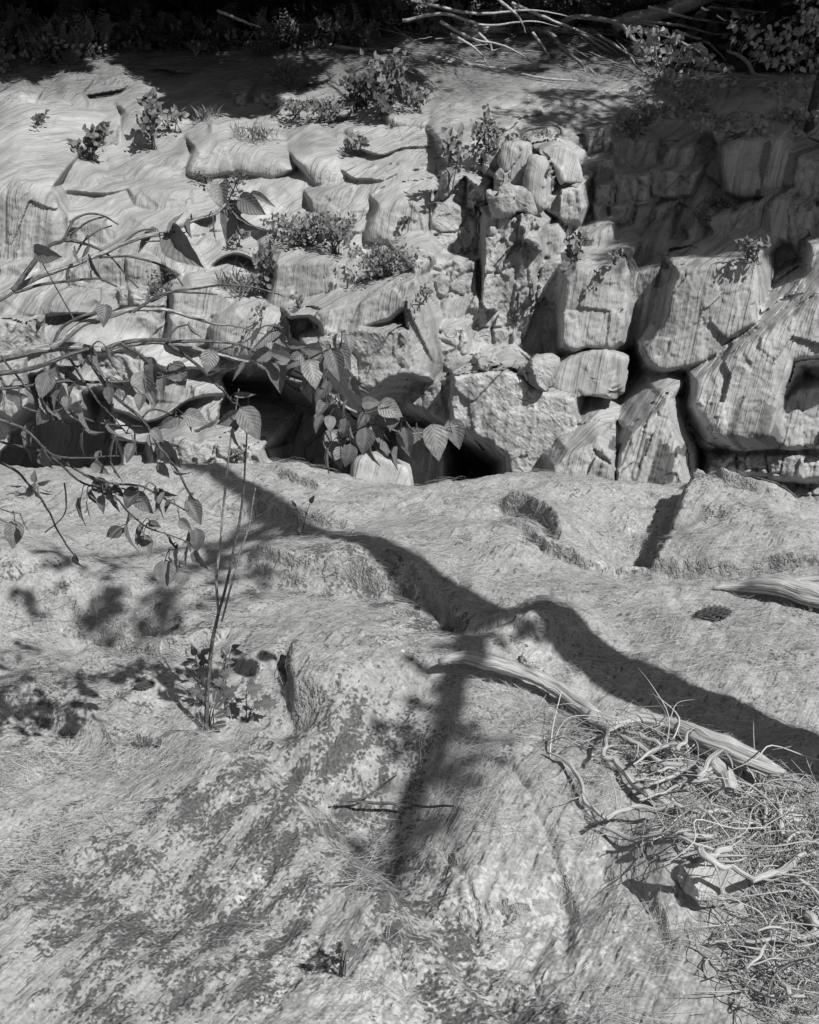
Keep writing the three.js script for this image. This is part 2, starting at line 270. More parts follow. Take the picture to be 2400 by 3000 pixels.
// lichen: dark crusts, on the far slab also standing in for soft shade, where the photograph shows them [X, Y, radius m, strength]
const DARKL = [[1180, 2525, .07, 1.3], [1240, 2620, .07, 1.3], [1300, 2710, .07, 1.2], [1365, 2790, .06, 1.1], [1430, 2870, .06, 1.1], [1500, 2950, .07, 1.2], [1100, 2450, .06, 1], [1010, 2290, .16, 1], [870, 2250, .12, .9], [780, 2220, .1, .8], [1080, 2420, .1, .8], [650, 2430, .22, .65], [480, 2470, .2, .7], [380, 2560, .2, .8], [260, 2590, .12, .8], [520, 2610, .18, .8], [330, 2700, .16, .7], [600, 2640, .1, .5], [420, 2790, .14, .8], [560, 2760, .1, .4], [330, 2920, .1, .8], [700, 2880, .1, .8], [760, 2800, .06, .7], [660, 2800, .05, .6], [850, 2560, .2, .55], [780, 2480, .2, .5], [900, 2750, .1, .5], [1210, 2560, .12, .9], [1280, 2690, .12, .9], [1220, 2780, .1, .6], [1520, 2930, .14, .9], [1460, 2990, .12, .8], [1350, 2850, .12, .6], [150, 2480, .16, .5], [60, 2450, .1, .5], [1020, 2360, .12, .6],
  [1010, 1690, .14, .8], [1140, 1750, .12, .9], [1260, 1840, .14, 1], [1350, 1900, .1, .7], [860, 1700, .14, .7], [1560, 1990, .1, .5], [1650, 2030, .1, .5], [560, 1900, .2, .55], [640, 1810, .16, .5], [180, 1840, .15, .5], [1030, 2190, .16, .8], [1130, 2210, .14, .7], [880, 2090, .1, .4], [2000, 1520, .08, .7], [2080, 1490, .1, .8], [2160, 1500, .08, .7], [2080, 1590, .14, .5], [2200, 1600, .1, .5], [1640, 1490, .07, .6], [2330, 2060, .14, .6], [2350, 1840, .14, .5], [1990, 1840, .14, .35], [1600, 2220, .12, .5], [1480, 2240, .12, .4], [1200, 1960, .12, .5], [990, 1960, .18, .35], [30, 2100, .2, .8], [150, 2160, .16, .5], [480, 2130, .12, .5], [700, 2010, .14, .5], [300, 2010, .2, .4], [1400, 1600, .2, .3], [100, 1700, .3, .4], [1350, 2130, .14, .35]]
  .map(([X, Y, r, s]) => { const p = level(X, Y); return [p.x, p.z, r, s]; });
const PALEL = [[960, 2790, .07, .9], [880, 2890, .12, 1], [1000, 2930, .1, .9], [710, 2560, .08, .8], [740, 2560, .05, .9], [640, 2330, .05, .7], [990, 2230, .05, 1], [1450, 2640, .1, .8], [1250, 2960, .16, .8], [1650, 2650, .2, .5], [1620, 2780, .2, .5], [1880, 2500, .14, .3], [1000, 2580, .05, .9], [1200, 1870, .12, .7], [1180, 1930, .1, .6], [1400, 1820, .1, .4], [1550, 1450, .03, 1], [1500, 1590, .03, 1], [860, 1990, .05, .5], [1480, 1510, .05, .7], [770, 1980, .02, 1], [1100, 1800, .2, .35], [1350, 2590, .08, .7], [760, 2790, .1, .4], [900, 2520, .14, .3], [2130, 1560, .1, .4], [1860, 1640, .12, .8], [1800, 1660, .1, .8], [1860, 1500, .2, .6], [1700, 2900, .25, .35]]
  .map(([X, Y, r, s]) => { const p = level(X, Y); return [p.x, p.z, r, s]; });
const SX0 = -2.5, SX1 = 2.5, SZ0 = -4.7, SZ1 = -0.9;
const field = (L, x, z) => { let s = 0; for (const [cx, cz, r, w] of L) { const dx = x - cx, dz = z - cz, d2 = (dx * dx + dz * dz) / (r * r); if (d2 < 6) s += w * Math.exp(-d2 * 1.1); } return s; };
// coarse tables of the patch strengths
const CN = 192, cDark = new Float32Array(CN * CN), cPale = new Float32Array(CN * CN);
for (let j = 0; j < CN; j++) for (let i = 0; i < CN; i++) { const x = lerp(SX0, SX1, i / (CN - 1)), z = lerp(SZ0, SZ1, j / (CN - 1)); cDark[j * CN + i] = field(DARKL, x, z); cPale[j * CN + i] = field(PALEL, x, z); }
const bil = (A, x, z) => { const fx = clamp((x - SX0) / (SX1 - SX0), 0, .9999) * (CN - 1), fz = clamp((z - SZ0) / (SZ1 - SZ0), 0, .9999) * (CN - 1), i = Math.floor(fx), j = Math.floor(fz), u = fx - i, v = fz - j, k = j * CN + i; return lerp(lerp(A[k], A[k + 1], u), lerp(A[k + CN], A[k + CN + 1], u), v); };
const TW = 2048, slabB = new Float32Array(TW * TW), slabC = new Float32Array(TW * TW);
for (let j = 0; j < TW; j++) for (let i = 0; i < TW; i++) {
  const x = lerp(SX0, SX1, (i + .5) / TW), z = lerp(SZ0, SZ1, (j + .5) / TW);
  const q = x * 0.857 + z * 0.515, s = x * 0.515 - z * 0.857;
  const w = q + 0.006 * n3(s * 6, q * 20, 2);
  const n1 = n3(w * 62, s * 3.4, 3.1), n2 = n3(w * 190, s * 14, 7.7), blot = n3(x * 7, z * 7, 20), bl2 = n3(x * 26, z * 26, 21), gr = vnoise2(i * 0.9, j * 0.9, 4096, 4096) - .5, g2 = n3(x * 120, z * 120, 5);
  let c = 0.285 + 0.035 * n1 + 0.03 * n2 + 0.05 * blot + 0.05 * bl2 + 0.12 * gr + 0.09 * g2 + 0.05 * n3(x * 60, z * 60, 23), hh = 0.5 + 0.10 * n1 + 0.18 * n2 + 0.12 * gr + 0.12 * g2;
  const pit = sstep(0.42, 0.55, n3(w * 90, s * 16, 31) + 0.3 * n3(x * 70, z * 70, 33)); c -= 0.12 * pit; hh -= 0.3 * pit;
  const dl = bil(cDark, x, z) + (z < -2.5 ? .08 : 0), pl = bil(cPale, x, z);  // far slab slightly darker overall, for its lichen and its shade
  // crusts grow along the foliation in lobed clumps
  const lob = n3(w * 22, s * 9, 40) * 0.68 + n3(x * 52, z * 52, 41) * 0.42 + n3(x * 120, z * 120, 42) * 0.5 + n3(x * 270, z * 270, 43) * 0.34;
  const dm = sstep(0.0, 0.10, lob - 0.57 + Math.min(dl, 1.1) * 0.56);
  const dark = 0.075 + 0.05 * n3(x * 150, z * 150, 50) + 0.07 * gr;
  c = lerp(c, Math.max(0.03, dark), dm * 0.92); hh += dm * (0.12 + 0.35 * g2);
  const pm = sstep(0.0, 0.08, n3(x * 40, z * 40, 60) * 0.45 + n3(x * 100, z * 100, 61) * 0.5 + n3(x * 240, z * 240, 62) * 0.3 - 0.40 + Math.min(pl, 1.1) * 0.34) * (1 - dm);
  c = lerp(c, 0.54 + 0.1 * g2, pm * 0.6);
  slabC[j * TW + i] = clamp(c, 0.03, 0.85); slabB[j * TW + i] = clamp(hh);
}
const T_slab = byteTex(TW, TW, (i, j) => toS(slabC[j * TW + i]), true, THREE.ClampToEdgeWrapping);
const T_slabB = byteTex(TW, TW, (i, j) => slabB[j * TW + i], false, THREE.ClampToEdgeWrapping);
{
  const cols = 640, zs = []; for (let z = -0.9; z > -4.75; z -= 0.0062 + 0.0018 * Math.abs(z + 1)) zs.push(z); for (let z = zs.at(-1) - .02; z > -6.2; z -= 0.03) zs.push(z);
  const rows = zs.length, P = new Float32Array(rows * cols * 3), uv = new Float32Array(rows * cols * 2);
  for (let j = 0; j < rows; j++) for (let i = 0; i < cols; i++) {
    const z = zs[j], sp = 1.15 + 0.62 * -z * 0.75, x = lerp(-sp, sp, i / (cols - 1)), k = j * cols + i;
    P[k * 3] = x; P[k * 3 + 1] = slabH(x, z); P[k * 3 + 2] = z; uv[k * 2] = (x - SX0) / (SX1 - SX0); uv[k * 2 + 1] = (z - SZ0) / (SZ1 - SZ0);
  }
  const whole = gridGeo(P, rows, cols, uv), ix = whole.index.array, nn = whole.attributes.normal.array, A = [], B = [];
  for (let t = 0; t < ix.length; t += 3) { const k = ix[t] * 3, steep = Math.abs(nn[ix[t] * 3 + 1]) < .6 && Math.abs(nn[ix[t + 1] * 3 + 1]) < .68; (steep ? B : A).push(ix[t], ix[t + 1], ix[t + 2]); }
  const sub = (list, side) => { const mp = new Map(), keep = [], idx = new Uint32Array(list.length); list.forEach((v, n) => { let q = mp.get(v); if (q === undefined) { q = keep.length; mp.set(v, q); keep.push(v); } idx[n] = q; }); const g = new THREE.BufferGeometry(), p3 = new Float32Array(keep.length * 3), n3_ = new Float32Array(keep.length * 3), u2 = new Float32Array(keep.length * 2), c3 = new Float32Array(keep.length * 3).fill(.8); keep.forEach((v, n) => { for (let e = 0; e < 3; e++) { p3[n * 3 + e] = P[v * 3 + e]; n3_[n * 3 + e] = nn[v * 3 + e]; } if (side) { u2[n * 2] = (P[v * 3] + P[v * 3 + 2] * .6) * 1.1; u2[n * 2 + 1] = (P[v * 3 + 1] * 1.3 + P[v * 3 + 2] * .5) * 1.1; } else { u2[n * 2] = uv[v * 2]; u2[n * 2 + 1] = uv[v * 2 + 1]; } }); for (const [a, b, w] of [['position', p3, 3], ['normal', n3_, 3], ['uv', u2, 2], ['color', c3, 3]]) g.setAttribute(a, new THREE.BufferAttribute(b, w)); g.setIndex(new THREE.BufferAttribute(idx, 1)); return g; };
  const m = new THREE.Group(); m.name = 'rock_slab'; scene.add(m);
  mesh('slab_top', sub(A, false), new THREE.MeshStandardMaterial({ map: T_slab, bumpMap: T_slabB, bumpScale: 0.007, roughness: 0.92, side: THREE.DoubleSide }), m);
  mesh('ledge_face', sub(B, true), M_plain, m);
  tag(m, 'broad lichen speckled grey rock slab covered with fallen needles in front of the gorge', 'rock slab', null, 'structure');
}
// ---------------------------------------------------------------- far bank: one rock face from the gorge up to the forest floor, and the blocks that stand out of it
const CY = [-260, -60, 20, 60, 120, 200, 300, 400, 500, 600, 700, 800, 900, 1000, 1100, 1200, 1300, 1400, 1500, 1800];
const CX = [-500, 0, 400, 800, 1200, 1500, 1800, 2100, 2900];
const CD = [
  [20, 17, 15.2, 14.2, 12.4, 10.4, 9.7, 9.1, 8.5, 8.05, 7.7, 7.4, 7.1, 6.9, 6.8, 6.7, 6.6, 6.5, 6.5, 6.4],
  [20, 17, 15.2, 14.2, 12.5, 10.7, 9.8, 9.2, 8.6, 8.1, 7.7, 7.4, 7.15, 6.95, 6.85, 6.75, 6.7, 6.6, 6.5, 6.4],
  [20, 17, 15.0, 13.8, 12.2, 11.0, 10.0, 9.3, 8.7, 8.2, 7.8, 7.5, 7.25, 7.05, 6.95, 6.9, 6.8, 6.65, 6.5, 6.4],
  [20, 16.5, 14.6, 13.6, 12.4, 11.2, 10.1, 9.4, 8.8, 8.3, 7.9, 7.55, 7.3, 7.15, 7.1, 7.05, 6.95, 6.7, 6.5, 6.4],
  [20, 16, 14.0, 13.2, 12.2, 11.0, 9.9, 9.1, 8.6, 8.25, 7.95, 7.7, 7.5, 7.35, 7.25, 7.2, 7.15, 7.0, 6.7, 6.4],
  [20, 16, 14.0, 13.2, 12.1, 10.8, 9.7, 8.9, 8.35, 8.15, 8.0, 7.85, 7.7, 7.55, 7.4, 7.3, 7.25, 7.1, 6.8, 6.5],
  [20, 16, 14.0, 13.2, 12.0, 10.8, 9.8, 9.2, 8.8, 8.5, 8.3, 8.15, 8.05, 8.0, 8.0, 7.8, 7.5, 7.2, 6.9, 6.5],
  [20, 16, 14.0, 13.2, 12.0, 10.9, 10.0, 9.3, 8.9, 8.6, 8.4, 8.25, 8.15, 8.1, 8.0, 7.9, 7.8, 7.4, 7.0, 6.5],
  [20, 16, 14.0, 13.2, 12.0, 10.9, 10.0, 9.3, 8.9, 8.6, 8.4, 8.2, 8.1, 8.0, 7.9, 7.8, 7.7, 7.4, 7.0, 6.5]];
function hermite(a, b, c, d, t) { const m0 = (c - a) / 2, m1 = (d - b) / 2, t2 = t * t, t3 = t2 * t; return (2 * t3 - 3 * t2 + 1) * b + (t3 - 2 * t2 + t) * m0 + (-2 * t3 + 3 * t2) * c + (t3 - t2) * m1; }
function cliffD(X, Y) {
  let i = 0; while (i < CX.length - 2 && CX[i + 1] < X) i++; let j = 0; while (j < CY.length - 2 && CY[j + 1] < Y) j++;
  const u = clamp((X - CX[i]) / (CX[i + 1] - CX[i])), v = clamp((Y - CY[j]) / (CY[j + 1] - CY[j]));
  const row = k => { const R = CD[k], a = Math.max(0, j - 1), b = j, c = j + 1, d = Math.min(CY.length - 1, j + 2); return hermite(R[a], R[b], R[c], R[d], v); };
  return lerp(row(i), row(i + 1), u * u * (3 - 2 * u));
}
const cliffAt = (X, Y, off = 0) => at(X, Y, cliffD(X, Y) - off);
// joints: thin cracks along the borders of large cells of space (0 none .. 1 crack)
function jointAt(x, y, z, size, wid, sd) {
  const q = (x * FOL.x + z * FOL.z) * 1.25 / size, v = y * 0.8 / size, s = (x * STRIKE.x + z * STRIKE.z) * 0.8 / size, qi = Math.floor(q), vi = Math.floor(v), si = Math.floor(s); let f1 = 1e9, f2 = 1e9;
  for (let a = -1; a <= 1; a++) for (let b = -1; b <= 1; b++) for (let c = -1; c <= 1; c++) { const h0 = PERM[(PERM[(PERM[(qi + a + sd) & 255] + vi + b) & 255] + si + c) & 255], h1 = PERM[(h0 + 71) & 255], h2 = PERM[(h1 + 113) & 255]; const dx = q - qi - a - h0 / 255, dy = v - vi - b - h1 / 255, dz = s - si - c - h2 / 255, d = Math.max(Math.abs(dx) * 1.2, Math.abs(dy), Math.abs(dz)); if (d < f1) { f2 = f1; f1 = d; } else if (d < f2) f2 = d; }
  return sstep(wid / size, 0, f2 - f1);
}
// broken rock: every cell of space has its own tilted plane (flat facets with sharp steps between them)
function facet(x, y, z, size, sd = 0) {
  const q = (x * FOL.x + z * FOL.z) * 1.5 / size, v = y * 0.8 / size, s = (x * STRIKE.x + z * STRIKE.z) * 0.9 / size, qi = Math.floor(q), vi = Math.floor(v), si = Math.floor(s); let best = 1e9, r = 0;
  for (let a = -1; a <= 1; a++) for (let b = -1; b <= 1; b++) for (let c = -1; c <= 1; c++) {
    const h0 = PERM[(PERM[(PERM[(qi + a + sd) & 255] + vi + b) & 255] + si + c) & 255], h1 = PERM[(h0 + 71) & 255], h2 = PERM[(h1 + 113) & 255], h3 = PERM[(h2 + 37) & 255];
    const dx = q - qi - a - h0 / 255, dy = v - vi - b - h1 / 255, dz = s - si - c - h2 / 255, d = dx * dx + dy * dy + dz * dz;
    if (d < best) { best = d; r = (dx * (h1 - 128) + dy * (h2 - 128) * 1.3 + dz * (h3 - 128)) / 128 * 0.42 + (h3 - 128) / 128 * 0.22; }
  }
  return r * size;
}
const strataUV = (x, y, z) => [qOf(x, y, z) / 2.7, (y * 1.0 + (x * STRIKE.x + z * STRIKE.z) * 0.9) / 2.7];
const M_face = M_rock;
const cliff = new THREE.Group(); cliff.name = 'cliff'; scene.add(cliff);
tag(cliff, 'banded pale rock cliff across the gorge broken into rounded blocks and ledges', 'cliff', null, 'structure');
// a joint block: outline of its front as seen, how far it stands out of the face (m), lean back and turn to the right (deg), run of its sides, roundness
function blockGeo(poly, { p = 0.3, lean = 10, yaw = 0, e = [0, 0.2, -0.7], round = 6, rough = 0.5, tone = 1, d = null, grow = 1.05 } = {}) {
  let cx = 0, cy = 0; for (const [x, y] of poly) { cx += x / poly.length; cy += y / poly.length; }
  const c0 = at(cx, cy, (d ?? cliffD(cx, cy)) - (d ? 0 : p)), le = lean * Math.PI / 180, ya = yaw * Math.PI / 180;
  const n = V(Math.sin(ya) * Math.cos(le), Math.sin(le), Math.cos(ya) * Math.cos(le));
  const Q = poly.map(([x, y]) => { x = cx + (x - cx) * grow; y = cy + (y - cy) * grow; const r = ray(x, y), t = n.dot(c0.clone().sub(EYE)) / n.dot(r); return EYE.clone().addScaledVector(r, t); });
  let per = 0; const L = Q.map((a, i) => { const l = a.distanceTo(Q[(i + 1) % Q.length]); per += l; return l; });
  const segs = Math.round(clamp(per / 0.018, 50, 190)), R = Math.round(clamp(per / 0.018 / 6, 8, 32)), K = 12, rows = R + K + 1;
  const ring = []; Q.forEach((a, i) => { const b = Q[(i + 1) % Q.length], m = Math.max(1, Math.round(L[i] / per * segs)); for (let s = 0; s < m; s++) ring.push(a.clone().lerp(b, s / m)); });
  const N = ring.length, P = new Float32Array(rows * N * 3), E = ray(cx, cy); E.multiplyScalar(e[2] * 0.9 / E.z); E.x += e[0]; E.y += e[1] * 0.09;
  for (let j = 0; j < rows; j++) for (let i = 0; i < N; i++) {
    const v = ring[i], k = (j * N + i) * 3; let q;
    if (j <= R) q = c0.clone().lerp(v, Math.pow(j / R, 0.85)); else { const t = Math.pow((j - R) / K, 1.5); q = v.clone().addScaledVector(E, t).addScaledVector(v.clone().sub(c0), 0.12 * t); }
    P[k] = q.x; P[k + 1] = q.y; P[k + 2] = q.z;
  }
  const S = new Float32Array(P.length);
  for (let it = 0; it < Math.ceil(round * 0.75); it++) {
    S.set(P);
    for (let j = 1; j < rows - 1; j++) for (let i = 0; i < N; i++) {
      const a = (j * N + i) * 3, b = (j * N + (i + 1) % N) * 3, c = (j * N + (i + N - 1) % N) * 3, u = a - N * 3, w = a + N * 3;
      for (let t = 0; t < 3; t++) P[a + t] = 0.5 * S[a + t] + 0.125 * (S[b + t] + S[c + t] + S[u + t] + S[w + t]);
    }
  }
  let g = gridGeo(P.slice(), rows, N, null, null, true); const nn = g.attributes.normal.array, uv = new Float32Array(rows * N * 2), C = new Float32Array(rows * N * 3);
  // flip if the front looks away
  const f = V(nn[R * 0 + 0], nn[1], nn[2]); let sgn = 0; for (let i = 0; i < N; i++) { const k = (Math.floor(R / 2) * N + i) * 3; sgn += nn[k] * n.x + nn[k + 1] * n.y + nn[k + 2] * n.z; } sgn = Math.sign(sgn) || 1;
  for (let k = 0; k < rows * N; k++) {
    const x = P[k * 3], y = P[k * 3 + 1], z = P[k * 3 + 2], q = qOf(x, y, z), j = Math.floor(k / N);
    const big = fbm(x * 2.2, y * 2.2, z * 2.2, 2) * 0.075 + 0.010 * n3(x * 7, y * 7, z * 7) + 0.005 * n3(x * 19, y * 19, z * 19);
    const rid = facet(x, y, z, 0.30, 3) * 0.62 + facet(x, y, z, 0.10, 17) * 0.55;
    const str = n3(q * 13, y * 0.7, 3) * 0.006 + n3(q * 42, y * 1.6, 5) * 0.0045;
    const s = sgn * (big * 0.8 + rid * Math.max(0, rough - 0.12) + str) * (j === 0 ? 1 : 1);
    P[k * 3] += nn[k * 3] * s; P[k * 3 + 1] += nn[k * 3 + 1] * s; P[k * 3 + 2] += nn[k * 3 + 2] * s;
    const w = strataUV(P[k * 3], P[k * 3 + 1], P[k * 3 + 2]); uv[k * 2] = w[0]; uv[k * 2 + 1] = w[1];
    C[k * 3] = C[k * 3 + 1] = C[k * 3 + 2] = tone;
  }
  for (let t = 0; t < 3; t++) { let s = 0; for (let i = 0; i < N; i++) s += P[i * 3 + t]; for (let i = 0; i < N; i++) P[i * 3 + t] = s / N; }
  g = gridGeo(P, rows, N, uv, C, true);
  if (sgn < 0) { const ix = g.index.array; for (let i = 0; i < ix.length; i += 3) { const t = ix[i]; ix[i] = ix[i + 1]; ix[i + 1] = t; } g.computeVertexNormals(); }
  return g;
}
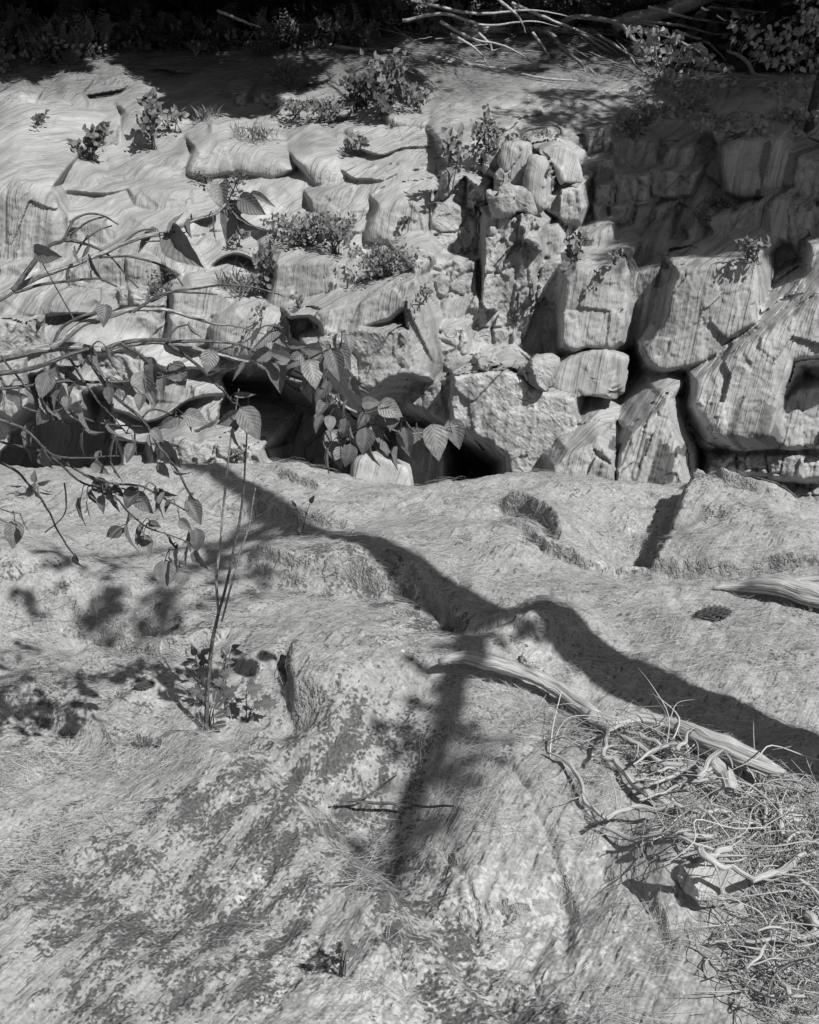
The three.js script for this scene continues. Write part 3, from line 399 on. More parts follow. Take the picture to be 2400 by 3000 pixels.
// joint blocks that belong to the cliff: outline | options
const BLOCKS = [
  // polished humps, upper left
  ['0,285 60,270 105,290 112,335 95,400 50,415 -60,400 -60,300', { p: .35, round: 18, lean: 20, rough: .2, e: [0, .45, -1.2] }],
  ['140,305 200,258 245,270 264,320 232,345 180,335', { p: .35, round: 16, lean: 30, rough: .2, e: [0, .4, -1.2] }],
  ['262,262 300,222 360,225 412,255 335,277', { p: .3, round: 16, lean: 35, rough: .2, e: [0, .3, -1.2] }],
  ['80,465 95,400 115,372 165,358 192,390 188,425 140,445 105,480', { p: .45, round: 14, lean: 15, rough: .2, e: [0, .4, -1.1] }],
  ['285,388 340,378 347,425 320,432 290,417', { p: .35, round: 8, rough: .3, e: [0, .35, -1] }],
  ['345,388 368,330 410,310 442,340 437,415 395,432 345,427', { p: .45, round: 10, lean: 14, yaw: -8, rough: .2, e: [.15, .4, -1] }],
  ['60,560 110,500 170,462 260,470 312,510 300,580 240,602 150,592', { p: .25, round: 22, lean: 40, rough: .1, e: [.2, .5, -1.4] }],
  ['545,502 570,432 640,412 760,432 830,470 862,500 800,522 740,512 690,502 640,512 580,522', { p: .45, round: 12, lean: 18, rough: .2, e: [.1, .4, -1.2] }],
  ['870,472 920,452 980,470 1032,530 1022,552 960,547 920,542', { p: .38, round: 14, lean: 25, rough: .2, e: [0, .4, -1.1] }],
  ['900,572 960,555 1030,547 1012,642 930,652', { p: .25, round: 10, lean: 12, rough: .3, e: [0, .4, -1] }],
  ['690,278 725,270 720,335 690,332', { p: .3, round: 4, rough: 1 }], ['740,285 780,272 830,300 800,320 745,318', { p: .25, round: 5, rough: .8 }], ['780,300 830,282 900,300 890,335 800,340', { p: .25, round: 6, rough: .6, lean: 25 }],
  ['330,500 420,470 520,500 530,545 430,560 340,545', { p: .12, round: 18, lean: 45, rough: .1, e: [.2, .4, -1.2] }],
  ['380,560 470,545 560,565 575,620 470,640 390,610', { p: .2, round: 14, lean: 30, rough: .15, e: [.1, .4, -1] }],
  ['1130,330 1200,345 1290,360 1280,380 1210,390 1140,370', { p: .2, round: 12, lean: 25, rough: .2 }],
  ['590,470 580,420 620,375 660,395 640,440 600,480', { p: .3, round: 8, lean: 10, yaw: 12, rough: .2, e: [.2, .4, -.9] }],
  // lower left wall
  ['-60,560 60,522 150,547 197,640 199,800 160,905 80,917 -60,905', { p: .3, round: 16, lean: 10, rough: .3, e: [.1, .5, -.9] }],
  ['-60,945 30,940 76,950 73,1032 -60,1042', { p: .25, round: 4, rough: .8 }], ['80,942 126,938 130,1022 84,1030', { p: .22, round: 4, rough: .8 }],
  ['205,640 300,650 330,720 300,760 215,775', { p: .18, round: 8, rough: .4 }],
  ['200,790 262,772 276,800 302,845 286,857 250,842 205,850', { p: .34, round: 6, rough: .6 }], ['270,778 300,765 356,755 367,840 331,852 291,847', { p: .38, round: 5, rough: .6 }],
  ['368,755 430,750 464,775 460,860 420,852 370,837', { p: .40, round: 6, rough: .4 }], ['300,740 400,700 480,715 560,742 602,792 592,812 540,817 500,800 460,770 360,752', { p: .34, round: 9, lean: 22, rough: .3, e: [0, .35, -.9] }],
  ['243,859 300,852 339,857 339,927 285,932 250,902', { p: .24, round: 4, rough: .7 }], ['341,847 378,852 380,932 343,930', { p: .26, round: 3, rough: .7 }], ['380,847 430,860 432,962 415,987 385,932', { p: .28, round: 4, rough: .7 }],
  ['434,897 481,887 487,907 472,992 442,1002', { p: .24, round: 4, rough: .6 }],
  ['508,864 560,826 630,840 702,885 642,927 590,932 505,927', { p: .5, round: 8, lean: 14, rough: .3, e: [0, .35, -.8] }], ['502,932 614,927 612,1002 570,1027 500,1002', { p: .38, round: 5, rough: .4 }],
  ['130,1030 260,1012 440,1020 452,1100 300,1132 130,1122', { p: .16, round: 6, rough: .7 }], ['186,1132 236,1150 241,1197 198,1192', { p: .3, round: 4 }],
  ['0,1050 70,1060 80,1180 30,1230 -40,1180', { p: .22, round: 6, rough: .6 }],
  ['440,1300 540,1280 620,1320 620,1400 440,1400', { p: .5, round: 5, rough: 1 }], ['545,1310 600,1288 700,1305 760,1325 770,1390 560,1395', { p: .55, round: 5, rough: 1.2 }],
    // centre
  ['612,962 640,927 700,895 780,900 830,920 847,940 844,1022 780,1047 680,1052 615,1022', { p: .62, round: 14, lean: 14, rough: .2, e: [.05, .4, -.8] }],
  ['845,932 902,925 890,1000 850,1012', { p: .68, round: 3, rough: .8 }],
  ['1075,672 1110,602 1180,577 1256,570 1252,722 1215,717 1160,727 1080,702', { p: .45, round: 12, lean: 14, rough: .25, e: [0, .4, -1] }],
  ['1262,600 1310,590 1332,602 1397,640 1402,702 1392,762 1300,752 1256,727', { p: .32, round: 4, rough: 1.1 }], ['1165,732 1236,735 1241,832 1200,842 1165,792', { p: .28, round: 4, rough: .8 }],
  ['1240,737 1300,757 1390,770 1393,852 1330,882 1260,862 1245,832', { p: .34, round: 4, rough: .8 }], ['1292,882 1395,860 1417,900 1372,962 1300,977 1270,962', { p: .26, round: 6, lean: 16, rough: .4 }],
  ['1274,987 1300,962 1366,960 1372,1072 1330,1107 1277,1102', { p: .42, round: 4, rough: .9 }],
  ['1425,632 1480,622 1560,632 1587,662 1582,742 1562,802 1567,902 1532,1002 1542,1042 1480,1052 1440,1032 1385,1052 1370,1032 1380,962 1410,882 1417,742', { p: .48, round: 5, lean: 5, rough: 1.1, e: [0, .2, -.7] }],
  ['1585,782 1642,760 1652,902 1652,1042 1610,1042 1545,1012 1537,987 1562,902', { p: .22, round: 3, rough: .7 }], ['1582,672 1630,655 1652,690 1652,742 1620,762 1585,742', { p: .42, round: 5, rough: .5 }],
  ['1210,1092 1246,1112 1270,1105 1326,1105 1342,1150 1322,1242 1250,1202 1200,1180', { p: .62, round: 5, rough: .7 }],
  // cap ledges
  ['1300,422 1332,412 1412,415 1417,502 1380,517 1340,507 1312,472', { p: .5, round: 6, lean: 12, rough: .5, e: [0, .35, -.8] }], ['1285,562 1310,527 1347,510 1400,535 1427,547 1422,602 1390,612 1330,592 1280,597', { p: .48, round: 3, rough: 1.8 }],
  ['1390,602 1427,605 1420,662 1395,655', { p: .36, round: 3, rough: 1 }], ['1592,582 1642,552 1702,545 1712,602 1692,647 1652,650 1610,622 1590,602', { p: .6, round: 7, rough: .6 }],
  ['1415,440 1460,430 1472,480 1450,520 1418,510', { p: .38, round: 4, rough: .9 }], ['1560,430 1605,425 1625,480 1620,560 1590,560 1575,480', { p: .32, round: 4, rough: .8 }],
  // right wall
  ['1715,692 1760,670 1790,665 1802,702 1797,772 1765,787 1720,772', { p: .65, round: 9, lean: 8, rough: .3, e: [0, .3, -.8] }], ['1850,722 1900,690 1967,642 1962,762 1940,802 1850,792', { p: .5, round: 12, lean: 20, rough: .3 }],
  ['1962,712 2012,715 2010,772 1990,787 1960,777', { p: .6, round: 3, rough: .8 }],
  ['2018,682 2060,642 2064,762 2040,782 2020,772', { p: .62, round: 4, lean: 8, rough: .6 }], ['2066,644 2135,627 2140,742 2072,767', { p: .58, round: 4, lean: 8, rough: .6 }], ['2140,632 2246,587 2247,692 2200,702 2145,692', { p: .5, round: 5, lean: 14, rough: .5 }],
  ['2120,432 2200,390 2290,402 2324,452 2317,542 2262,557 2232,582 2160,577 2122,562', { p: .8, round: 12, lean: 12, rough: .25, e: [0, .4, -1] }], ['2312,442 2380,470 2480,500 2480,620 2330,572 2317,522', { p: .55, round: 7, rough: .7, lean: 10 }],
  ['2252,592 2276,585 2276,712 2256,715', { p: .72, round: 3, rough: .5, yaw: -10 }], ['2278,584 2310,580 2304,705 2278,700', { p: .7, round: 3, rough: .5 }], ['2312,602 2376,602 2382,702 2366,790 2312,692', { p: .55, round: 3, rough: .8 }],
  ['2374,722 2470,700 2480,852 2366,852', { p: .85, round: 8, rough: .4 }],
  ['1745,542 1800,545 1800,597 1745,597', { p: .4, round: 4, rough: .8 }], ['1802,507 1900,515 1896,592 1870,602 1806,592', { p: .42, round: 5, rough: .8 }], ['1902,502 2052,502 2022,572 1980,582 1910,572', { p: .45, round: 6, rough: .7 }],
  ['1940,472 1960,432 2030,430 2062,470 2040,497 1980,497', { p: .45, round: 9, rough: .5 }], ['1800,420 1850,395 1925,420 1930,490 1870,500 1805,490', { p: .36, round: 8, rough: .6 }], ['1716,482 1800,470 1800,522 1720,530', { p: .3, round: 4, rough: 1 }],
  ['1742,602 1775,600 1776,642 1742,652', { p: .36, round: 3, rough: .8 }], ['1780,602 1850,600 1845,660 1790,655', { p: .3, round: 4, rough: .8 }], ['1720,380 1790,375 1800,440 1725,450', { p: .3, round: 4, rough: 1 }],
  ['1860,590 1900,600 1990,590 1930,680 1850,700', { p: .2, round: 9, lean: 25, rough: .3 }],
  ['1842,802 1930,782 1977,800 1962,902 1937,982 1882,1022 1830,1012 1837,922', { p: .78, round: 6, yaw: -25, rough: .5 }],
  // lower right
  ['1720,1162 1810,1165 1815,1272 1730,1262', { p: -.1, round: 4, rough: .7 }], ['1650,1292 1720,1242 1900,1092 1962,1062 1900,1192 1830,1292 1700,1332 1640,1332', { p: .05, round: 6, lean: 32, yaw: -10, rough: .5 }],
  ['2292,1172 2340,1142 2430,1130 2480,1302 2290,1312', { p: 1.5, round: 7, rough: .6 }], ['2080,1345 2150,1335 2160,1385 2070,1392', { p: .9, round: 5, rough: .9 }], ['2160,1338 2240,1332 2250,1388 2165,1392', { p: .9, round: 5, rough: .9 }], ['2250,1338 2330,1336 2410,1346 2410,1400 2255,1396', { p: .9, round: 5, rough: .9 }],
  ['2330,960 2420,940 2480,960 2480,1090 2400,1120 2330,1050', { p: 1.25, round: 7, lean: 20, rough: .8 }],
  ['2010,1402 2060,1382 2120,1356 2250,1358 2390,1368 2560,1372 2560,1500 2010,1500', { d: 5.0, round: 4, lean: 50, rough: .4, e: [0, .05, -.8] }],
  ['1205,1300 1302,1330 1304,1460 1204,1460', { p: .02, round: 3, rough: .5 }],
];
// blocks one would point at
const BOULDERS = [
  ['striped_rock', 'pale block with vertical stripes rising behind the domed rock left of the centre', '808,767 850,762 920,757 1010,772 1032,812 1017,847 940,862 905,872 880,912 800,917 783,892 800,822', { bed: 1, p: .55, round: 8, lean: 10, rough: .25, e: [.05, .42, -.8] }],
  ['overhanging_rock', 'large pale boulder with a sloping top jutting out over the dark cave', '850,927 905,922 930,947 947,985 980,980 1060,957 1140,932 1180,902 1195,852 1215,815 1130,850 1060,880 960,905', { bed: 1, p: .95, round: 4, lean: 14, rough: .4, e: [-.02, .42, -.9] }],
  ['cracked_rock', 'cracked lower half of the jutting boulder above the cave mouth', '890,1002 985,987 1050,962 1140,967 1190,972 1197,1012 1192,1092 1130,1112 1080,1152 1030,1102 970,1062 900,1042', { bed: 1, kb: 7, p: .88, round: 5, lean: 2, rough: .7 }],
  ['leaning_rock', 'tall smooth rib of rock forming the right end of the jutting boulder', '1190,852 1218,802 1237,862 1262,932 1272,1052 1262,1107 1230,1102 1198,1092 1192,972', { bed: 1, p: .86, yaw: 28, lean: 4, round: 5, rough: .3, e: [-.1, .25, -.9] }],
  ['split_rock', 'upright striped block split from its neighbour on the cap of the cliff', '1478,432 1510,418 1552,430 1557,470 1542,562 1510,552 1485,502 1472,462', { p: .78, round: 4, rough: .6 }],
  ['split_rock', 'narrow tapering block leaning against the upright split block on the cap', '1560,465 1587,490 1599,530 1597,592 1577,602 1552,572 1552,522', { p: .8, yaw: 10, round: 4, rough: .6 }],
  ['square_rock', 'squarish block wedged under the split blocks on the cliff cap', '1460,547 1500,547 1547,565 1562,622 1520,617 1462,617', { p: .7, round: 3, rough: .8 }],
  ['small_rock', 'small squarish stone left of the wedged block on the cap', '1430,562 1458,568 1458,622 1432,618', { p: .64, round: 3, rough: .8 }],
  ['pointed_rock', 'small pointed stone standing on the wedged block of the cap', '1460,545 1468,518 1480,508 1496,530 1494,546', { p: .66, round: 2, rough: .8 }],
  ['cap_rock', 'smooth pale dome topped block at the right end of the cliff cap', '1585,442 1640,425 1700,445 1708,538 1650,534 1632,482', { p: .72, round: 7, lean: 14, rough: .35, e: [-.1, .4, -.9] }],
  ['hanging_rock', 'pale rounded block hanging over the crack above the wedge shaped rock', '1660,812 1690,782 1760,787 1830,762 1842,802 1837,942 1822,1002 1790,1022 1720,1017 1680,1027 1650,1012 1647,922', { bed: 1, p: .95, round: 9, lean: 8, rough: .4, e: [0, .3, -.9] }],
  ['great_rock', 'biggest sunlit block of the right wall with a dark underside over the recess', '1985,792 2060,777 2215,762 2212,942 2120,1002 2100,1037 2020,1072 1950,1087 1900,1062 1885,1022 1940,962 1962,882', { bed: 1, kb: 9, p: 1.15, round: 7, lean: 8, rough: .4, e: [-.05, .3, -.9] }],
  ['wedge_rock', 'wedge shaped rock with a sunlit left half under the hanging block', '1640,1072 1680,1047 1740,1025 1832,1052 1817,1152 1720,1157 1680,1177 1620,1132', { p: 1.05, round: 6, lean: 12, rough: .4, e: [0, .3, -.8] }],
  ['small_rock', 'small triangular stone wedged left of the wedge shaped rock', '1528,1087 1560,1067 1620,1062 1602,1102 1575,1137 1545,1127', { p: .85, round: 3, rough: .7 }],
  ['small_rock', 'little white topped stone in the crack below the tall pillar face', '1398,1052 1425,1045 1466,1070 1440,1085 1404,1078', { p: .75, round: 3, rough: .7 }],
  ['white_rock', 'large almost white rock wall above the shadowed hollow at the bottom of the cliff', '1330,1102 1480,1087 1530,1112 1562,1142 1612,1152 1682,1172 1692,1232 1662,1292 1602,1362 1540,1400 1492,1425 1492,1342 1442,1302 1332,1247 1320,1180', { bed: 1, p: .7, round: 4, lean: 3, rough: .34, plain: 1, tone: 1.3, e: [0, .2, -.5] }],
  ['ramp_rock', 'long sheared ramp of rock curving down on the right of the dark recess', '2040,1112 2080,1087 2110,1062 2200,1002 2260,962 2400,872 2560,832 2560,1042 2330,1052 2285,1152 2272,1282 2180,1292 2080,1272 2055,1232 2030,1182', { bed: 1, kb: 9, p: 1.45, round: 10, lean: 26, yaw: -14, rough: .5, e: [.2, .3, -.9] }],
  ['streaked_rock', 'slanting rock with a sunlit edge and dark water streaks down its front', '1815,1332 1850,1272 1952,1177 1967,1242 1992,1332 2002,1450 1800,1450', { bed: 1, p: 1.35, round: 6, lean: 24, rough: .6, e: [.05, .35, -.6] }],
  ['peaked_rock', 'pale peaked rock with faint stripes behind the edge of the near slab', '1620,1450 1622,1372 1667,1327 1752,1285 1792,1332 1790,1450', { bed: 1, p: 1.25, round: 4, lean: 12, rough: .5 }],
  ['river_rock', 'smooth whitish rounded rock in the gorge under the hanging leaves', '1030,1432 1042,1352 1102,1332 1192,1372 1202,1452', { d: 5.4, round: 9, lean: 24, rough: .2, tone: 1.25 }],
];
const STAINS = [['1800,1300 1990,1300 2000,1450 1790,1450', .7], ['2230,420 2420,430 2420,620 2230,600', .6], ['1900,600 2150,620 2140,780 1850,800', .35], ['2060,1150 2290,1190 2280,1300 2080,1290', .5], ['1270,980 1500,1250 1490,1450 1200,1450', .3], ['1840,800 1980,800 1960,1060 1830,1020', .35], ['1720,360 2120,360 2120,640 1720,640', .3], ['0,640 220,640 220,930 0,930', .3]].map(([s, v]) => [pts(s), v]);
// hollows that stay open behind the blocks
const inPoly = (P, X, Y) => { let c = false; for (let i = 0, j = P.length - 1; i < P.length; j = i++) { const [xi, yi] = P[i], [xj, yj] = P[j]; if ((yi > Y) !== (yj > Y) && X < (xj - xi) * (Y - yi) / (yj - yi) + xi) c = !c; } return c; };
const CAVES = [['30,1090 200,1110 330,1150 340,1380 20,1380', -.75], ['640,1090 760,1060 880,1060 1000,1120 1060,1160 1260,1112 1310,1180 1330,1250 1490,1330 1490,1480 860,1480 830,1380 640,1310', -1.2], ['1830,1060 1960,1090 2090,1050 2030,1130 1960,1170 1850,1170', -1.1], ['1650,1165 1720,1170 1840,1180 1830,1300 1800,1345 1640,1345', -.8], ['1962,1150 2062,1115 2030,1220 2060,1285 2160,1305 2420,1310 2420,1352 2080,1372 2000,1392 1988,1300', -1.1]].map(([s, v]) => [pts(s), v]);
// every block as a plane in space inside its outline: the bedrock is the nearest of them all
const ALL = [...BLOCKS.map(([s, o]) => ({ P: pts(s), o })), ...BOULDERS.filter(b => b[3].bed).map(([, label, s, o]) => ({ P: pts(s), o, label }))].filter(b => !b.o.d);
for (const b of ALL) {
  let cx = 0, cy = 0, x0 = 1e9, x1 = -1e9, y0 = 1e9, y1 = -1e9; for (const [x, y] of b.P) { cx += x / b.P.length; cy += y / b.P.length; x0 = Math.min(x0, x); x1 = Math.max(x1, x); y0 = Math.min(y0, y); y1 = Math.max(y1, y); }
  const o = b.o; let ln = o.lean ?? 10; if (cy < 640 && cx < 1100 && (o.round ?? 6) >= 10) ln = Math.max(ln, 42 - (cy - 250) * .05); const le = ln * Math.PI / 180, ya = (o.yaw ?? 0) * Math.PI / 180, d0 = cliffD(cx, cy) - Math.min(o.p ?? .3, 1.5) * (o.bed ? .92 : .66);
  b.n = V(Math.sin(ya) * Math.cos(le), Math.sin(le), Math.cos(ya) * Math.cos(le)); b.c = b.n.dot(at(cx, cy, d0).sub(EYE)); b.k = d0 / FPX; b.box = [x0 - 170, x1 + 170, y0 - 260, y1 + 170]; b.r = (o.round ?? 6) * ((o.round ?? 6) > 9 ? .0075 : .005); b.rough = o.rough ?? .5; b.tone = o.tone ?? 1; b.kb = o.kb ?? 11;
  let ar = 0; b.P.forEach(([x, y], i) => { const [u, v] = b.P[(i + 1) % b.P.length]; ar += x * v - u * y; }); b.cw = Math.sign(ar);
  b.kt = (o.round ?? 6) > 11 ? 3.2 : 4.5; b.plain = b.rough >= .65 || o.plain; b.cx = cx; b.cy = cy;
}
function edgeDist(b, X, Y) { // metres to the outline (inside positive) and how far the nearest edge looks up (-1..1)
  let best = 1e9, up = 0; for (let i = 0, n = b.P.length; i < n; i++) { const [ax, ay] = b.P[i], [bx, by] = b.P[(i + 1) % n], dx = bx - ax, dy = by - ay, l2 = dx * dx + dy * dy, t = clamp(((X - ax) * dx + (Y - ay) * dy) / l2), ex = X - ax - dx * t, ey = Y - ay - dy * t, d = ex * ex + ey * ey; if (d < best) { best = d; up = dx * b.cw / Math.sqrt(l2); if (t > 0 && t < 1) { } else up = -ey / (Math.sqrt(d) + 1e-6) * (inPoly(b.P, X, Y) ? -1 : 1); } }
  return [Math.sqrt(best) * b.k * (inPoly(b.P, X, Y) ? 1 : -1), up];
}
const FW = 880, FH = 470, FX = i => lerp(-420, 2820, i / (FW - 1)), FY = j => j < 14 ? lerp(-260, 20, j / 14) : lerp(20, 1620, (j - 14) / (FH - 15));
const faceD = new Float32Array(FW * FH), own = new Int16Array(FW * FH).fill(-1);
function relief(X, Y) {
  const p = cliffAt(X, Y), D0 = cliffD(X, Y), top = sstep(420, 150, Y - 30), am = 1 - .45 * top, left = sstep(1300, 700, X + (Y - 700) * .6);
  // wander of the outlines
  const wx = 5 * n3(p.x * 3, p.y * 4, p.z * 2) + 4 * n3(p.x * 11, p.y * 11, 3), wy = 5 * n3(p.x * 3 + 9, p.y * 4, p.z * 2) + 4 * n3(p.x * 11, p.y * 11, 8);
  let dz = am * (.26 * fbm(p.x * 1.1, p.y * 1.6, p.z * .9, 3)) + .07 * (1 - 2 * Math.abs(n3(p.x * 2.2 + 3, p.y * 3.4, p.z * 1.4))), id = -1, rough = lerp(.85, .18, left) * am, sec = -9;
  { const t = p.y * 3.4 + 1.6 * fbm(p.x * .9, p.y * 1.5, p.z * .6, 3) + .5 * n3(p.x * 2.6, p.y * 3, 4), f = t - Math.floor(t), saw = (1 - f) * sstep(0, .08, f), m = sstep(-.25, .3, n3(p.x * 1.1 + 7, p.y * 1.4, p.z)); dz += left * .34 * (saw - .4) * m; dz += left * (.05 * facet(p.x, p.y, p.z, .5, 61) * 2.2 + .05 * (1 - 2 * Math.abs(n3(p.x * 4.2, p.y * 5.5, p.z * 2.6)))); }
  for (const [P, v] of CAVES) if (inPoly(P, X + wx * 4 + 30 * n3(p.x * 5, p.y * 5, 2), Y + wy * 4 + 30 * n3(p.x * 5, p.y * 5, 12))) dz = v + .1 * n3(p.x * 3, p.y * 3, 1);
  for (let i = 0; i < ALL.length; i++) {
    const b = ALL[i]; if (X < b.box[0] || X > b.box[1] || Y < b.box[2] || Y > b.box[3]) continue;
    const [s, up] = edgeDist(b, X + wx, Y + wy); const r = ray(X, Y), t = b.c / b.n.dot(r); let v = D0 - t * -r.z;
    if (v > 2.2 || t < 0) continue;
    if (s < 0) v -= -s * (up > .3 ? lerp(b.kb, b.kt, sstep(.3, .8, up)) : up < -.4 ? b.kb * .8 : 9) + b.r * .7; else if (s < b.r) { const q = b.r - s; v -= .7 * (b.r - Math.sqrt(Math.max(0, b.r * b.r - q * q))); }
    if (v > dz) { sec = dz; dz = v; if (s > -.012) { id = i; rough = b.rough; } else if (id >= 0 && v > dz) id = -1; } else if (v > sec) sec = v;
  }
  return [dz, id, rough, dz - sec];
}
function detail(x, y, z, rough, top, left) { // finer relief of the rock
  const q = qOf(x, y, z), r = Math.max(.05, rough - .05), m = sstep(-.1, .25, n3(x * 1.3, y * 1.3, z * 1.3 + 5)), soft = 1 - .6 * Math.max(top, left);
  return r * (.55 * facet(x, y, z, .38, 3) + .38 * facet(x, y, z, .12, 17)) + .010 * fbm(x * 4.5, y * 4.5, z * 3, 3) + (.004 + .007 * rough) * n3(x * 19, y * 19, z * 19) + - .011 * Math.max(0, n3(x * 24, y * 24, z * 24) - .25) + (.003 + .003 * rough) * n3(x * 43, y * 43, z * 43) + (.005 * n3(q * 13, y * .7, 3) + .004 * n3(q * 42, y * 1.6, 5)) * soft - (1 - top) * (.045 * sstep(.42, .9, rough)) * (m * jointAt(x, y, z, .62, .024, 41) + .6 * (1 - m) * jointAt(x, y, z, .27, .018, 77));
}
{
  const ro = new Float32Array(FW * FH);
  for (let j = 0; j < FH; j++) for (let i = 0; i < FW; i++) { const k = j * FW + i, [dz, id, rough] = relief(FX(i), FY(j)); faceD[k] = cliffD(FX(i), FY(j)) - dz; own[k] = id; ro[k] = rough; }
  // soften single-cell steps a little
  const S = faceD.slice(); for (let j = 1; j < FH - 1; j++) for (let i = 1; i < FW - 1; i++) { const k = j * FW + i; faceD[k] = .4 * S[k] + .15 * (S[k - 1] + S[k + 1] + S[k - FW] + S[k + FW]); }
  const P = new Float32Array(FW * FH * 3), uv = new Float32Array(FW * FH * 2), C = new Float32Array(FW * FH * 3);
  for (let j = 0; j < FH; j++) for (let i = 0; i < FW; i++) {
    const k = j * FW + i, X = FX(i), Y = FY(j), top = sstep(420, 150, Y - 30); let p = at(X, Y, faceD[k]); faceD[k] -= detail(p.x, p.y, p.z, ro[k], top, sstep(1250, 800, X + (Y - 700) * .8)) * (Y < 50 ? .5 : 1); p = at(X, Y, faceD[k]);
    P.set([p.x, p.y, p.z], k * 3); uv.set(strataUV(p.x, p.y, p.z), k * 2);
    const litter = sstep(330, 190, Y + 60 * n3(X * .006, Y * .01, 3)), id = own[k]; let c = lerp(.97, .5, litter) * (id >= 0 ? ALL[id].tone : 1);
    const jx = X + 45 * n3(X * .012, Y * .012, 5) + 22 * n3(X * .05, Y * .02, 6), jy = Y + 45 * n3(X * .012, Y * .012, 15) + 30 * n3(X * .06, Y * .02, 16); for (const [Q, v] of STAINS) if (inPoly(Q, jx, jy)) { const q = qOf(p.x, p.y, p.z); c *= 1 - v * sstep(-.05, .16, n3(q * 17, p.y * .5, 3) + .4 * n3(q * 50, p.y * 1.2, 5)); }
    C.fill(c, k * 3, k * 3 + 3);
  }
  const whole = gridGeo(P, FH, FW, uv, C), ix = whole.index.array, parts = new Map();
  for (let t = 0; t < ix.length; t += 3) { const o = own[ix[t]]; if (!parts.has(o)) parts.set(o, []); parts.get(o).push(ix[t], ix[t + 1], ix[t + 2]); }
  for (const [o, list] of parts) {
    const mapI = new Map(), keep = [], idx = new Uint32Array(list.length); list.forEach((v, n) => { let m = mapI.get(v); if (m === undefined) { m = keep.length; mapI.set(v, m); keep.push(v); } idx[n] = m; });
    const g = new THREE.BufferGeometry(); for (const [name, w] of [['position', 3], ['normal', 3], ['uv', 2], ['color', 3]]) { const A = whole.attributes[name].array, B = new Float32Array(keep.length * w); keep.forEach((v, n) => { for (let e = 0; e < w; e++) B[n * w + e] = A[v * w + e]; }); g.setAttribute(name, new THREE.BufferAttribute(B, w)); } g.setIndex(new THREE.BufferAttribute(idx, 1));
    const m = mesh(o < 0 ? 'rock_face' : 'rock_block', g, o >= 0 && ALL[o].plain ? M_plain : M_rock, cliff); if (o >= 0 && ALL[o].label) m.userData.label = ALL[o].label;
  }
}
function faceDepth(X, Y) { const fx = clamp((X + 420) / 3240, 0, .9999) * (FW - 1), fy = Y < 20 ? clamp((Y + 260) / 280, 0, 1) * 14 : 14 + clamp((Y - 20) / 1600, 0, .9999) * (FH - 15), i = Math.floor(fx), j = Math.min(FH - 2, Math.floor(fy)), u = fx - i, v = fy - j, k = j * FW + i; return lerp(lerp(faceD[k], faceD[k + 1], u), lerp(faceD[k + FW], faceD[k + FW + 1], u), v); }
const faceAt = (X, Y) => at(X, Y, faceDepth(X, Y));
for (const [name, label, s, o] of BOULDERS) if (!o.bed) tag(mesh(name, blockGeo(pts(s), o), (o.rough ?? .5) >= .65 || o.plain ? M_plain : M_rock), label, 'rock');
// gorge floor
{ const cols = 120, rows = 60, P = new Float32Array(cols * rows * 3), uv = new Float32Array(cols * rows * 2), C = new Float32Array(cols * rows * 3).fill(0.7);
  for (let j = 0; j < rows; j++) for (let i = 0; i < cols; i++) { const x = lerp(-6, 6, i / (cols - 1)), z = lerp(-4, -8.2, j / (rows - 1)), k = j * cols + i, y = -1.75 + 0.3 * fbm(x * 1.4, z * 1.4, 5, 4); P.set([x, y, z], k * 3); uv.set(strataUV(x, y, z), k * 2); }
  tag(mesh('gorge_floor', gridGeo(P, rows, cols, uv, C), M_rock), 'rough rock floor at the bottom of the gorge', 'gorge floor', null, 'structure'); }
// ---------------------------------------------------------------- fallen needles
function needleGeo(bend, L = 0.085, r = 0.00036) {
  const n = 4, P = [], I = [];
  for (let i = 0; i <= n; i++) { const t = i / n - 0.5, x = t * L, y = bend * L * (0.25 - t * t) * 1.2, z = bend * L * 1.6 * (0.25 - t * t), rr_ = r * (1 - 0.5 * Math.abs(t) * 2 * (i === n || i === 0 ? 1 : 0)); for (let s = 0; s < 3; s++) { const a = s * 2.094; P.push(x, y + Math.sin(a) * rr_, z + Math.cos(a) * rr_); } }
  for (let i = 0; i < n; i++) for (let s = 0; s < 3; s++) { const a = i * 3 + s, b = i * 3 + (s + 1) % 3; I.push(a, b, a + 3, b, b + 3, a + 3); }
  const g = new THREE.BufferGeometry(); g.setAttribute('position', new THREE.Float32BufferAttribute(P, 3)); g.setIndex(I); g.computeVertexNormals(); return g;
}
const CONES = [[425, 2020], [2088, 1820], [1878, 2512], [2040, 2527], [2358, 2378]].map(c => onSlab(...c));
const M_needle = std(1, 0.7);
